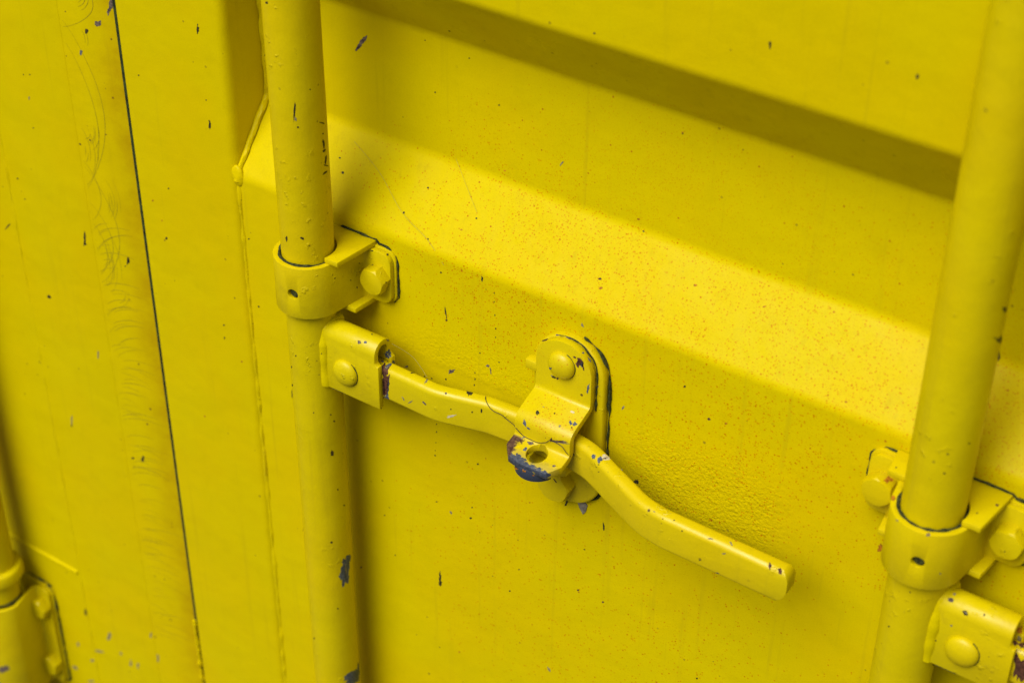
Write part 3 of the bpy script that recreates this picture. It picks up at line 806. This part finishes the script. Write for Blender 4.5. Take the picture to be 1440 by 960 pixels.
('r',(-0.31745,-0.0,-0.13607),(0.00089,0.0,0.0004),(-9e-05,0.0,-0.00075)),
('k',(-0.28777,-0.0,-0.0508),(0.0006,0.0,0.00025),(-0.00014,0.0,-0.00121)),
('k',(-0.18385,-0.04478,-0.00467),(0.00098,-0.00048,0.00072),(-0.00016,8e-05,-0.0011)),
('k',(-0.18546,-0.04373,-0.02084),(0.00164,-0.0011,0.00141),(-0.00025,0.00016,-0.0013)),
('k',(-0.22661,-0.0,-0.07403),(0.00054,0.0,0.00024),(-0.00027,-0.0,-0.00332)),
('k',(-0.17734,-0.04688,0.00873),(0.0007,-5e-05,0.00032),(-5e-05,0.0,-0.00063)),
('k',(-0.18189,-0.04575,-0.25454),(0.00101,-0.00034,0.00088),(-0.00013,4e-05,-0.00125)),
('k',(-0.2549,-4e-05,0.04585),(0.00101,1e-05,0.00037),(-5e-05,-0.0,-0.0005)),
('v',(-0.36511,0.00492,0.18694),(0.00135,0.00026,5e-05),(-0.00172,-0.00034,-0.00541)),
('v',(-0.36756,0.00444,0.18131),(0.00081,0.00016,-0.00012),(-0.00133,-0.00026,-0.0027)),
('v',(-0.37758,0.0026,0.16988),(0.00283,0.00037,0.00196),(0.00083,0.00011,-0.00144)),
('b',(-0.39627,0.00058,0.14411),(0.00108,6e-05,0.00029),(-0.0004,-2e-05,-0.00226)),
('k',(-0.38826,0.00127,0.16212),(0.00123,0.00015,0.00029),(-0.0003,-4e-05,-0.00187)),
('k',(-0.42161,0.0,-0.01545),(0.00126,0.0,0.00047),(-0.00111,0.0,-0.00606)),
('k',(-0.42181,0.0,-0.02054),(0.00133,0.0,0.0005),(-0.00021,0.0,-0.00113)),
('k',(-0.38059,0.00223,-0.02123),(0.00103,0.00013,0.00015),(-0.00126,-0.00016,-0.00409)),
('k',(-0.38002,0.0023,-0.02167),(0.00103,0.00013,0.00032),(-0.00017,-2e-05,-0.00119)),
('k',(-0.38393,0.00181,-0.02666),(0.00066,8e-05,0.00021),(-9e-05,-1e-05,-0.00065)),
('k',(-0.39399,0.0007,-0.21492),(0.00158,8e-05,0.0007),(-0.00046,-2e-05,-0.00316)),
('k',(-0.40499,0.00012,-0.21904),(0.00105,5e-05,0.00098),(0.0005,3e-05,-0.00086)),
('g',(-0.42701,0.0,-0.12456),(0.00086,0.0,0.00037),(-0.00063,0.0,-0.00358)),
('g',(-0.47197,0.0,-0.21018),(0.00086,0.0,0.00039),(-0.00099,0.0,-0.00522)),
('k',(-0.47321,0.0,-0.2167),(0.00081,0.0,0.00037),(-0.00027,0.0,-0.00143)),
('k',(-0.45245,-0.0,0.11054),(0.0008,0.0,0.00024),(-0.00011,0.0,-0.0005)),
('k',(-0.45935,0.0,0.10845),(0.00065,0.0,0.0002),(-0.00011,0.0,-0.00051)),
('k',(-0.45835,0.0,0.06566),(0.00088,0.0,0.00028),(-0.00011,0.0,-0.00053)),
('k',(-0.48589,0.0,0.01374),(0.00115,0.0,0.0004),(-0.00016,0.0,-0.00075)),
('k',(-0.48191,0.0,-0.00288),(0.00081,0.0,0.00029),(-0.00012,0.0,-0.00057)),
('k',(-0.47361,-0.0,-0.08862),(0.00198,0.0,-0.00022),(-0.00111,0.0,-0.00161)),
('k',(-0.50821,0.0003,-0.03668),(0.00334,-0.0,0.00369),(0.00055,0.0,-0.00021)),
('g',(-0.45749,-0.0,0.09027),(0.00062,0.0,0.00019),(-0.00031,0.0,-0.00147)),
('g',(-0.47164,0.0,-0.45735),(0.00224,0.0,0.00092),(-0.0019,0.0,-0.00606)),
('g',(-0.41638,0.0,-0.42536),(0.00133,0.0,0.00077),(-0.00046,0.0,-0.00306)),
('g',(-0.48937,-0.0,-0.48767),(0.00611,0.0,0.00258),(-0.00051,0.0,-0.0016)),
('g',(-0.41141,-0.00021,-0.45045),(0.00126,7e-05,0.00069),(-0.00075,-4e-05,-0.0054)),
('g',(-0.44886,0.0,-0.47921),(0.00124,0.0,0.00074),(-0.00065,0.0,-0.00403)),
('g',(-0.43967,-0.0,-0.47645),(0.00123,0.0,0.00074),(-0.00075,0.0,-0.00482)),
('g',(-0.52907,0.0003,-0.53299),(0.00323,0.0,4e-05),(-0.00112,0.0,-0.00199)),
('g',(-0.50227,0.0003,-0.50758),(0.00245,0.0,0.00145),(-0.0003,0.0,-0.00167)),
('k',(-0.49879,0.0003,-0.44363),(0.00199,0.0,0.00112),(-0.00091,0.0,-0.00497)),
('g',(-0.51838,0.0003,-0.49572),(0.00132,0.0,0.00077),(-0.00062,0.0,-0.00333)),
('v',(-0.56229,-0.05245,-0.50937),(0.00539,0.0028,0.005),(0.00075,0.00039,-0.00312)),
('g',(-0.50985,0.0003,-0.53948),(0.00497,0.0,0.00302),(-0.00025,0.0,-0.00137)),
('g',(-0.46019,0.0,-0.47321),(0.00117,0.0,0.00069),(-0.00053,0.0,-0.00322)),
('k',(-0.16597,-0.04405,0.19119),(0.00045,0.0003,-5e-05),(-0.00061,-0.00041,-0.00525)),
('g',(-0.16552,-0.04375,0.18642),(0.00051,0.00034,1e-05),(-7e-05,-5e-05,-0.00138)),
('k',(-0.16477,-0.04319,0.18111),(0.00049,0.00043,-4e-05),(-3e-05,-3e-05,-0.00067)),
('k',(-0.15962,-0.03602,0.20479),(0.00016,0.00046,-0.00058),(-9e-05,-0.00026,-0.00021)),
('k',(-0.15857,-0.02827,0.1792),(-0.00017,0.00257,-0.00189),(2e-05,-0.00028,-0.00032)),
('k',(-0.15857,-0.02813,0.16495),(-6e-05,0.00091,-0.00034),(-3e-05,0.00056,-0.00368)),
('k',(-0.15858,-0.02786,0.15987),(-0.00012,0.0019,-0.0002),(-3e-05,0.00051,-0.00094)),
('k',(-0.15877,-0.02686,0.15286),(-0.0002,0.00102,-0.00056),(7e-05,-0.00032,-0.00283)),
('k',(-0.15885,-0.02643,0.14862),(-0.00056,0.00284,-0.00186),(4e-05,-0.0002,-0.00038)),
('k',(-0.15853,-0.02852,0.14471),(-0.00016,0.00244,-8e-05),(-3e-05,0.00048,-0.00078)),
('k',(-0.15857,-0.02823,0.17187),(-4e-05,0.00069,-0.00033),(0.0,-5e-05,-0.00052)),
('b',(-0.15871,-0.03247,-0.18396),(0.00074,0.00375,-0.0028),(-0.00033,-0.00157,-0.01222)),
('b',(-0.15903,-0.03403,-0.18849),(0.00081,0.00409,-0.00275),(-8e-05,-0.00036,-0.00607)),
('b',(-0.15853,-0.02964,-0.17562),(-0.00022,0.00326,-0.0031),(9e-05,-0.00156,-0.00421)),
('g',(-0.15869,-0.03239,-0.18262),(0.0002,0.001,-0.00067),(-6e-05,-0.00028,-0.00484)),
('b',(-0.15858,-0.03144,-0.2952),(0.00051,0.00777,-0.00286),(0.00013,0.00193,-0.0065)),
('b',(-0.15909,-0.02552,-0.29373),(-0.00117,0.00346,-0.00388),(0.00068,-0.00199,-0.00554)),
('k',(-0.16268,-0.04115,-0.15202),(0.00051,0.00058,-0.00017),(-4e-05,-4e-05,-0.00103)),
('k',(-0.15974,-0.03643,-0.03928),(0.0002,0.00058,-0.00029),(-1e-05,-4e-05,-0.00066)),
('k',(-0.15899,-0.03411,-0.04593),(0.00016,0.00082,-0.00046),(-1e-05,-5e-05,-0.00074)),
('k',(-0.15914,-0.03479,-0.10593),(0.0002,0.0006,-0.00032),(-1e-05,-4e-05,-0.0007)),
('k',(-0.15844,-0.02992,-0.12341),(-6e-05,0.00091,-0.00069),(0.0,-6e-05,-0.0007)),
('k',(-0.16186,-0.04005,-0.21714),(0.00033,0.00049,-0.00021),(-2e-05,-3e-05,-0.00079)),
('k',(-0.16007,-0.03717,-0.07225),(0.00046,0.00093,-0.00041),(-6e-05,-0.00012,-0.00245)),
('k',(-0.16655,-0.04449,0.10263),(0.00092,0.00061,-0.00077),(-0.00033,-0.00022,-0.00073)),
('k',(-0.17748,-0.04686,0.0993),(0.00102,-7e-05,0.00041),(-0.00018,1e-05,-0.00197)),
('k',(-0.16724,-0.04486,-0.03541),(0.0004,0.0002,5e-05),(-3e-05,-1e-05,-0.00055)),
('k',(-0.17883,-0.04664,0.25926),(0.00122,-0.00024,0.00043),(-9e-05,2e-05,-0.00078)),
('k',(0.25846,-0.04547,0.13165),(0.00044,0.00021,6e-05),(9e-05,4e-05,-0.00064)),
('k',(0.25855,-0.04543,0.11901),(0.00048,0.00024,7e-05),(8e-05,4e-05,-0.00058)),
('k',(0.26606,-0.03869,0.13762),(0.00035,0.00052,-0.00019),(6e-05,8e-05,-0.00055)),
('k',(0.24556,-0.04594,0.32389),(0.00094,-0.00032,-0.00025),(-0.00021,7e-05,-0.00043)),
('k',(0.26818,-0.03236,0.21703),(0.00049,0.00245,-0.00121),(0.00012,0.00058,-0.00195)),
('k',(0.26789,-0.02603,0.19416),(-0.00137,0.00695,-0.00472),(-0.00106,0.00538,-0.00626)),
('k',(0.25106,0.03625,0.14056),(0.00059,3e-05,0.00023),(0.00056,-0.00034,-0.00239)),
('k',(0.22316,-0.01571,0.0852),(0.00035,0.00025,0.0),(0.00028,-0.00062,0.0)),
('k',(0.25317,-0.04689,0.03399),(0.00042,3e-05,0.00021),(8e-05,1e-05,-0.00055)),
('k',(0.24461,-0.04552,0.0023),(0.00065,-0.00032,0.00064),(0.0001,-5e-05,-0.00052)),
('v',(-0.13144,-0.03676,0.03285),(0.00136,-8e-05,-0.00011),(-0.0002,-0.00061,-0.00079)),
('b',(-0.12712,-0.03558,0.03396),(0.00094,0.00029,0.00022),(0.00045,-0.0006,-0.00046)),
('k',(-0.1274,-0.0285,0.0358),(0.00035,0.00032,-4e-05),(0.00051,-0.00065,9e-05)),
('k',(-0.15121,-0.01852,0.06271),(9e-05,0.00058,-0.00029),(-0.0,-3e-05,-0.00052)),
('k',(-0.15045,-0.01344,0.05466),(0.0001,0.00067,-0.00034),(-1e-05,-3e-05,-0.0006)),
('k',(-0.15003,-0.0106,0.07197),(7e-05,0.0005,-0.00025),(-0.0,-3e-05,-0.00045)),
('k',(-0.16049,-0.04071,0.01388),(0.00044,9e-05,0.00013),(-5e-05,2e-05,-0.00052)),
('g',(-0.1178,-0.02475,0.03308),(0.0,0.0016,-0.00142),(0.0,-0.00035,-0.00047)),
('b',(-0.11765,-0.02476,0.02241),(0.00119,0.00122,-0.00101),(0.0002,-0.0019,-0.00197)),
('v',(0.27265,-0.03556,0.02998),(0.00123,0.00044,0.00034),(0.0005,-0.0009,-0.00069)),
('k',(0.27231,-0.03568,0.02989),(0.00048,0.00017,0.00013),(0.0002,-0.00036,-0.00027)),
('k',(0.28213,-0.03776,0.02754),(0.00132,0.00035,0.00046),(0.00057,-0.0009,-0.00117)),
('p',(0.28213,-0.03776,0.02754),(0.00055,0.00015,0.00019),(0.00022,-0.00034,-0.00045)),
('k',(0.29147,-0.03589,0.02973),(0.00052,0.00019,0.00014),(0.00026,-0.00047,-0.00036)),
('g',(0.27265,-0.03238,0.03167),(0.00069,0.00032,0.00013),(0.00028,-0.00057,-0.00024)),
('g',(0.27644,-0.039,0.01572),(0.00066,-0.0,0.00038),(0.0001,-0.0,-0.00063)),
('k',(0.26977,-0.039,0.00047),(0.00043,-0.0,0.00025),(9e-05,-0.0,-0.00056)),
('k',(0.2684,-0.02845,-0.02823),(-0.00017,0.00258,-0.00231),(-3e-05,0.00042,-0.00102)),
('g',(0.26684,-0.04625,0.05447),(0.00034,0.00035,-9e-05),(7e-05,7e-05,-0.00063)),
('n',(0.27984,-0.01357,0.0852),(0.00074,0.00052,0.0),(0.00035,-0.00086,0.0)),
('k',(0.27365,-0.02543,0.0852),(0.00039,0.00027,0.0),(0.00025,-0.00059,0.0)),
('g',(0.24,-0.04922,0.08045),(0.00095,-0.00047,0.00065),(0.0,-0.0,-0.00078)),
('k',(0.28942,-0.0146,0.05815),(0.00036,0.0,0.00019),(8e-05,0.0,-0.00046)),
('r',(0.21816,-0.00714,0.06924),(0.00036,0.00514,-0.00015),(0.00176,-0.00034,-0.00071)),
('r',(0.23093,-0.03493,0.081),(0.00093,0.00065,0.0),(0.00097,-0.00212,0.0)),
('r',(0.21693,0.00011,0.01141),(0.00165,-0.0,0.00012),(-0.00044,-0.0,-0.00333)),
('v',(0.2581,-0.05126,0.08085),(0.00098,0.00041,0.0002),(0.00017,-0.00019,-0.00056)),
('n',(0.01913,-0.0121,0.06751),(0.00117,0.0,0.00124),(0.00141,0.0,-0.00185)),
('n',(0.01771,-0.0121,0.06478),(0.00184,0.0,0.00079),(7e-05,0.0,-0.00194)),
('n',(0.02129,-0.0121,0.06365),(0.0006,-0.0,0.0005),(0.00077,0.0,-0.00172)),
('n',(0.01505,-0.0121,0.06842),(0.00094,0.0,-0.00016),(-0.00031,0.0,-0.00073)),
('b',(0.02022,-0.0121,0.06532),(0.00106,0.0,0.00046),(6e-05,0.0,-0.00172)),
('n',(-0.0104,-0.00605,0.06682),(0.00248,-0.00016,0.00194),(0.00026,-0.00012,-0.00037)),
('v',(-0.00167,-0.00546,0.07384),(0.00121,6e-05,0.00047),(0.00023,-0.00033,-0.00027)),
('b',(0.00012,-0.01608,0.0559),(0.00168,-0.00145,0.00161),(-0.00034,0.00056,-0.00129)),
('k',(0.00082,-0.0121,0.04724),(0.0014,0.0,7e-05),(-0.00027,0.0,-0.00096)),
('n',(0.00341,-0.0121,0.04728),(0.00092,-0.0,0.0004),(2e-05,0.0,-0.00079)),
('g',(-0.00074,-0.0121,0.04765),(0.00083,0.0,4e-05),(-0.00014,0.0,-0.0005)),
('b',(0.02539,-0.0121,0.04934),(0.00081,0.0,0.0002),(-0.00038,0.0,-0.00323)),
('v',(0.00662,-0.00569,0.07531),(0.00176,7e-05,0.00019),(0.0001,-0.0004,-0.00039)),
('b',(0.01945,-0.00971,0.07202),(0.00039,0.0007,-0.00026),(0.00034,-0.00052,-0.00023)),
('b',(0.02355,-0.00877,0.0679),(6e-05,0.00065,-9e-05),(0.00081,0.0001,-0.00122)),
('b',(0.02574,-0.0062,0.06087),(0.00047,0.0,0.00044),(0.00094,0.0,-0.00158)),
('v',(0.02831,-0.0062,0.048),(0.00065,0.0,0.00016),(-0.00018,0.0,-0.00157)),
('k',(-0.0004,-0.02768,0.02917),(0.00099,0.00044,0.00017),(0.00078,-0.00115,-0.00044)),
('p',(0.01893,-0.01861,0.03262),(0.00134,7e-05,3e-05),(0.0002,-0.00074,-0.00028)),
('b',(0.02182,-0.02534,0.03006),(0.00064,0.0007,0.00027),(0.00109,-0.00091,-0.00035)),
('b',(0.02474,-0.02511,0.03015),(0.00117,-0.00013,-5e-05),(0.00012,-0.00145,-0.00055)),
('b',(-0.00542,-0.03405,0.02272),(0.00081,0.00014,0.00054),(0.0011,-0.00052,-0.00202)),
('b',(-0.00256,-0.03435,0.02034),(0.00101,-2e-05,-0.0004),(-0.0004,-4e-05,-0.00072)),
('g',(0.00058,-0.02294,0.03097),(0.00034,0.00015,6e-05),(0.00022,-0.00033,-0.00012)),
('n',(0.01412,-0.03435,0.01918),(0.00068,-1e-05,0.00032),(1e-05,4e-05,-0.00139)),
('n',(0.01924,-0.03434,0.02046),(0.00531,0.0001,0.0017),(-3e-05,-4e-05,-0.00062)),
('v',(0.02027,-0.03434,0.02039),(0.00572,0.00011,0.00183),(-5e-05,-6e-05,-0.00098)),
('n',(0.0245,-0.02786,0.02911),(0.00052,0.00023,9e-05),(0.00027,-0.0004,-0.00015)),
('n',(0.0095,-0.02385,0.03063),(0.00046,0.0002,8e-05),(0.00027,-0.00041,-0.00015)),
('g',(-0.00571,-0.03495,0.012),(0.00112,0.00097,0.00098),(0.00041,-0.00019,-0.00019)),
('v',(0.00046,-0.03627,0.01127),(0.00208,0.00072,0.00025),(0.00053,-0.00093,-0.00032)),
('b',(0.00016,-0.04124,0.00998),(0.00154,0.00011,3e-05),(0.00038,-0.0012,-0.00031)),
('k',(0.00162,-0.04101,0.00714),(7e-05,0.00062,-0.00039),(0.0,1e-05,-0.00052)),
('v',(0.02284,-0.04407,0.00926),(0.00101,0.00051,0.00013),(0.00043,-0.00065,-0.00017)),
('g',(0.01716,-0.02992,0.02817),(0.00066,0.00027,0.00013),(0.00042,-0.00063,-0.0003)),
('r',(0.00423,-0.02295,0.03097),(0.00028,0.00012,5e-05),(0.00015,-0.00022,-8e-05)),
('r',(-0.00135,-0.02163,0.03147),(0.00032,0.00014,5e-05),(0.00015,-0.00022,-8e-05)),
('r',(0.00978,-0.02426,0.03047),(0.00028,0.00012,5e-05),(0.00015,-0.00022,-8e-05)),
('r',(0.00166,-0.023,0.03095),(0.00034,0.00015,6e-05),(0.00015,-0.00022,-8e-05)),
('r',(0.00668,-0.05228,0.0032),(0.00125,-7e-05,-0.0001),(-0.00036,2e-05,-0.00087)),
('r',(0.01266,-0.05107,0.00187),(0.00064,0.00027,-3e-05),(-5e-05,-2e-05,-0.00042)),
('r',(-0.00297,-0.04802,-0.00215),(0.00347,-0.00388,0.00358),(-0.00115,0.00128,-0.00181)),
('n',(0.00599,-0.0152,-0.03105),(0.00038,0.0,0.00049),(0.0013,0.0,-0.00134)),
('k',(0.00558,4e-05,-0.06006),(0.00082,0.0,8e-05),(-0.00067,-0.0,-0.00263)),
('n',(-0.11412,-0.03413,0.01656),(0.00315,-4e-05,-6e-05),(-0.00039,-0.00251,-0.00327)),
('n',(-0.11202,-0.03501,0.00944),(0.00294,-8e-05,0.00094),(-0.00174,5e-05,-0.00993)),
('n',(-0.11411,-0.035,0.00102),(0.0029,-0.0,0.00088),(-0.0015,0.0,-0.00873)),
('b',(-0.115,-0.024,0.01681),(0.0,0.00569,-0.00443),(0.0,-0.00047,-0.00117)),
('b',(-0.11324,-0.03071,0.01825),(-6e-05,0.00294,0.0),(0.00119,-0.00059,0.0)),
('b',(-0.11114,-0.03503,0.00235),(0.00095,-2e-05,0.00034),(-0.00123,3e-05,-0.00865)),
('b',(-0.1126,-0.03499,-0.00412),(0.00186,-0.00011,0.0009),(-0.00038,0.00034,-0.00272)),
('v',(-0.11903,-0.02918,0.01825),(0.00075,0.00052,0.0),(0.00094,-0.00121,0.0)),
('k',(-0.11676,-0.02692,0.01784),(0.00031,0.00033,-7e-05),(0.00051,-0.00065,0.00013)),
('k',(-0.10763,-0.00022,-0.00684),(0.00066,-0.0,0.00029),(-2e-05,0.0,-0.00058)),
('v',(-0.12228,-0.00016,-0.00499),(0.0012,-1e-05,0.00052),(-3e-05,0.0,-0.00078)),
('k',(-0.06214,-0.0331,0.00752),(0.00046,0.00012,0.00013),(-1e-05,-0.0,-0.00056)),
('v',(-0.06649,-0.03223,0.01751),(0.00066,0.00031,0.0001),(0.00029,-0.0004,-0.00035)),
('k',(-0.04819,-0.02949,0.00922),(0.00052,0.00013,0.00015),(-0.0,-0.0,-0.00064)),
('k',(-0.04217,-0.02795,0.01209),(0.00056,0.00014,0.00017),(-0.0,-0.0,-0.0017)),
('v',(-0.08139,-0.03581,0.00574),(0.0014,-4e-05,-0.00077),(-0.00051,1e-05,-0.00072)),
('g',(-0.09829,-0.03536,0.00134),(0.00042,-1e-05,0.00042),(0.00089,-2e-05,-0.00119)),
('g',(-0.09249,-0.03552,0.00115),(0.00166,-4e-05,0.00169),(0.00022,-1e-05,-0.0003)),
('k',(-0.10177,-0.00024,-0.00603),(0.00081,-0.0,0.00021),(-0.0001,0.0,-0.00053)),
('k',(-0.05466,-0.02265,0.01782),(0.00107,0.00158,-0.00052),(0.00204,-0.00285,0.00135)),
('k',(-0.09624,-0.02758,0.01798),(0.00046,0.00156,-0.00032),(0.00051,-0.00052,0.00011)),
('p',(-0.06221,-0.03311,0.00178),(0.00273,0.00071,0.00167),(0.00018,5e-05,-0.00083)),
('g',(-0.08471,-0.02716,0.01762),(-0.00124,0.00281,-0.00229),(0.00234,-0.00307,0.00249)),
('b',(0.04243,-0.03054,0.01719),(0.00163,-0.00027,0.00037),(0.00024,-0.00131,-0.00087)),
('b',(0.04736,-0.03199,0.01775),(0.00132,0.00038,0.00037),(0.00102,-0.0016,-0.00042)),
('p',(0.04974,-0.0286,0.01824),(0.00191,0.00181,-0.00032),(0.00131,-0.00211,0.00018)),
('n',(0.0501,-0.02918,0.01825),(0.00071,0.00144,0.0),(0.00063,-0.00063,0.0)),
('k',(0.04848,-0.03446,0.0161),(0.00051,-0.0001,0.00032),(0.00012,-0.00018,-0.00026)),
('n',(0.0493,-0.03546,0.01163),(0.00068,-0.00033,0.00055),(3e-05,-1e-05,-0.00044)),
('k',(0.05591,3e-05,-0.01786),(0.002,-0.0,0.00058),(-0.00014,-0.0,-0.00156)),
('p',(0.04478,5e-05,-0.01345),(0.00071,-0.0,0.00034),(4e-05,-0.0,-0.00068)),
('k',(0.1049,-0.05481,0.01658),(0.00041,8e-05,0.00015),(0.00013,-0.0002,-0.00025)),
('k',(0.11156,-0.05338,0.01784),(0.00042,0.00018,8e-05),(0.00021,-0.00034,-0.00014)),
('k',(0.11836,-0.05579,0.01491),(0.00049,3e-05,0.00024),(6e-05,-6e-05,-0.00042)),
('k',(0.13144,-0.05601,-0.00067),(0.00051,-0.0,0.00027),(4e-05,-0.0,-0.00049)),
('g',(0.09811,-0.05312,0.01737),(0.00073,-2e-05,8e-05),(4e-05,-0.00027,-0.0002)),
('n',(0.17438,-0.05498,0.01714),(0.00081,0.00028,0.00022),(0.00081,-0.00133,-0.00103)),
('n',(0.18078,-0.05488,0.01726),(0.0013,-0.00011,-8e-05),(-0.0001,-0.00094,-0.00073)),
('n',(0.18125,-0.05563,0.01647),(0.00056,0.00043,0.00057),(0.00102,-0.00046,-0.00059)),
('g',(0.13614,-0.05456,0.01722),(0.00163,0.0003,0.00025),(0.00011,-0.0003,-0.00023)),
('g',(0.14825,-0.05247,0.01818),(0.00127,-0.00095,-0.00012),(-0.00019,-0.00046,-6e-05)),
('g',(0.14622,-0.05614,0.01226),(0.0012,-1e-05,0.00064),(5e-05,-0.0,-0.00054)),
('r',(0.1494,-0.0487,0.01814),(0.00071,0.00032,-5e-05),(0.00025,-0.0006,9e-05)),
('v',(0.14347,-0.0561,-0.00415),(0.00137,-8e-05,0.00052),(-6e-05,7e-05,-0.00052)),
('n',(0.31106,-0.02994,0.01425),(0.00439,0.00306,0.0),(0.0051,-0.01291,0.0)),
('n',(0.31583,-0.03503,0.0079),(0.00504,-0.00013,0.00311),(0.00272,-7e-05,-0.01466)),
('g',(0.3103,-0.0252,0.01253),(0.00116,-0.0,0.00068),(0.0005,0.0,-0.00273)),
('r',(0.30895,-0.0251,0.01971),(0.00166,0.00069,0.00039),(0.00032,0.00013,-0.00206)),
]
#CHIPS-END
from mathutils.bvhtree import BVHTree
CM = {k: plain('fleck_' + nm, c, 0.7, vr, 600.0, 0.0004, 0.3, {'b': (0.13, 0.15, 0.18), 'n': (0.15, 0.06, 0.03), 'v': (0.20, 0.16, 0.11), 'k': (0.07, 0.055, 0.01), 'g': (0.34, 0.29, 0.12)}.get(k)) for k, nm, c, vr in (
    ('b', 'blue_grey_undercoat', (0.06, 0.088, 0.155), 0.5), ('n', 'dark_brown_rust', (0.06, 0.02, 0.014), 0.7), ('k', 'black_dirt', (0.022, 0.022, 0.010), 0.5),
    ('g', 'grey_primer', (0.21, 0.19, 0.15), 0.4), ('p', 'pale_primer', (0.58, 0.52, 0.33), 0.25), ('r', 'orange_rust', (0.40, 0.15, 0.004), 0.5), ('v', 'purple_brown', (0.13, 0.085, 0.10), 0.6), ('s', 'scraped_thin_paint', (0.40, 0.33, 0.05), 0.2))}
def all_parts(root):
    out = []
    for c in root.children:
        out.append(c); out += list(c.children)
    return out
bpy.context.view_layer.update()
verts, polys, owner = [], [], []
for root in [o for o in COL.objects if o.parent is None and o.type == 'EMPTY']:
    for o in all_parts(root):
        if o.name.startswith(('grime', 'scuff')): continue
        b0 = len(verts); mw = o.matrix_world
        verts += [mw @ v.co for v in o.data.vertices]
        for p in o.data.polygons:
            polys.append([b0 + i for i in p.vertices]); owner.append(root)
bvh = BVHTree.FromPolygons(verts, polys)
acc = {}
rc_ = random.Random(11)
for (kind, C, E1, E2) in CHIPS:
    C, E1, E2 = Vector(C), Vector(E1), Vector(E2)
    N = E1.cross(E2).normalized()
    if N.dot(cam.matrix_world.translation - C) < 0: N = -N
    h = bvh.ray_cast(C + N * 0.001, -N, 0.004)
    if h[0] is None: continue
    root = owner[h[2]]
    if root not in acc: acc[root] = (bmesh.new(), [])
    bmc, kinds = acc[root]
    if kind not in kinds: kinds.append(kind)
    big = max(E1.length, E2.length)
    nseg = 14 if big < 0.002 else 34
    nr = 1 if big < 0.0012 else 3
    sd = Vector((rc_.uniform(0, 99), rc_.uniform(0, 99), 0))
    amp = 0.35 if big < 0.0012 else 0.62
    def put(q):
        p = C + E1 * q[0] + E2 * q[1]
        hh = bvh.ray_cast(p + N * 0.0022, -N, 0.0060)
        if hh[0] is None: return None
        nn = hh[1] if hh[1].dot(N) > 0 else -hh[1]
        return hh[0] + nn * 0.00011
    c0 = put((0, 0))
    if c0 is None: continue
    vc = bmc.verts.new(c0); prev = None
    rag = []
    for k in range(nseg):
        a = 2 * math.pi * k / nseg
        v_ = Vector((math.cos(a), math.sin(a), 0))
        rag.append(max(0.25, 1 + amp * (noise.noise(v_ * 1.3 + sd) + 0.7 * noise.noise(v_ * 3.6 + sd) + 0.4 * noise.noise(v_ * 9 + sd))))
    for r_ in range(1, nr + 1):
        ring = []
        for k in range(nseg):
            a = 2 * math.pi * k / nseg; q = rag[k] * r_ / nr
            co = put((math.cos(a) * q, math.sin(a) * q))
            ring.append(bmc.verts.new(co) if co is not None else None)
        mi = kinds.index(kind)
        for k in range(nseg):
            k2 = (k + 1) % nseg
            vs = [vc, ring[k], ring[k2]] if prev is None else [prev[k], ring[k], ring[k2], prev[k2]]
            if None in vs: continue
            if max((vs[i].co - vs[i - 1].co).length for i in range(len(vs))) > 0.012: continue
            f = bmc.faces.new(vs); f.material_index = mi; f.smooth = True
        prev = ring
for root, (bmc, kinds) in acc.items():
    bmesh.ops.translate(bmc, verts=bmc.verts, vec=-root.location)
    me = bpy.data.meshes.new('paint_chips'); bmc.to_mesh(me); bmc.free()
    for k in kinds: me.materials.append(CM[k])
    o = bpy.data.objects.new('paint_chips', me); COL.objects.link(o); o.parent = root; o['kind'] = 'stuff'

# ------------------------------------------------------------------ spider silk and a hair
def thread(pts, r, mat, name, label, cat, group=None, sag=0.0):
    P_ = [Vector(p) for p in pts]
    out = []
    for i in range(len(P_) - 1):
        p0 = P_[max(i - 1, 0)]; p1 = P_[i]; p2 = P_[i + 1]; p3 = P_[min(i + 2, len(P_) - 1)]
        for k in range(8):
            t = k / 8
            out.append(0.5 * ((2 * p1) + (p2 - p0) * t + (2 * p0 - 5 * p1 + 4 * p2 - p3) * t * t + (3 * p1 - p0 - 3 * p2 + p3) * t ** 3))
    out.append(P_[-1])
    o = mk(name, tube(out, r, 5), mat)
    tag(o, label, cat, group)
thread([(-0.1821, 0.0290, 0.1320), (-0.155, 0.0200, 0.1225), (-0.1288, 0.0085, 0.1080), (-0.1053, 0.0025, 0.1002), (-0.09, -0.0006, 0.088)], 0.00008, M_THREAD,
       'silk_thread', 'thin silk thread with dark dots slanting down the pale slope right of the left rod', 'thread', 'spider silk threads')
thread([(-0.1150, -0.0240, 0.0310), (-0.1000, -0.022, 0.0255), (-0.0850, -0.027, 0.0190)], 0.00008, M_THREAD,
       'silk_thread', 'short silk thread strung between the handle hub and the handle top', 'thread', 'spider silk threads')
thread([(-0.106, 0.0355, 0.1416), (-0.0899, 0.0262, 0.1284), (-0.0787, 0.0195, 0.1203)], 0.00006, M_THREAD,
       'silk_thread', 'very faint silk thread crossing the top bend of the pale slope', 'thread', 'spider silk threads')
thread([(-0.0435, -0.0215, 0.0186), (-0.0412, -0.0246, 0.0186), (-0.0368, -0.0272, 0.0168), (-0.0328, -0.0276, 0.0155), (-0.0276, -0.0273, 0.0150), (-0.0229, -0.0272, 0.0129), (-0.0165, -0.0300, 0.0140), (-0.0108, -0.0351, 0.0166), (-0.0061, -0.0351, 0.0137), (-0.0013, -0.0351, 0.0131), (0.0049, -0.0351, 0.0132), (0.0106, -0.0351, 0.0159), (0.0143, -0.0352, 0.0192), (0.022, -0.0352, 0.0185), (0.0256, -0.0351, 0.0150), (0.0279, -0.0335, 0.0119)], 0.00022, M_CRACK,
       'hair', 'dark hair lying across the handle and the catch above the padlock hole', 'hair')
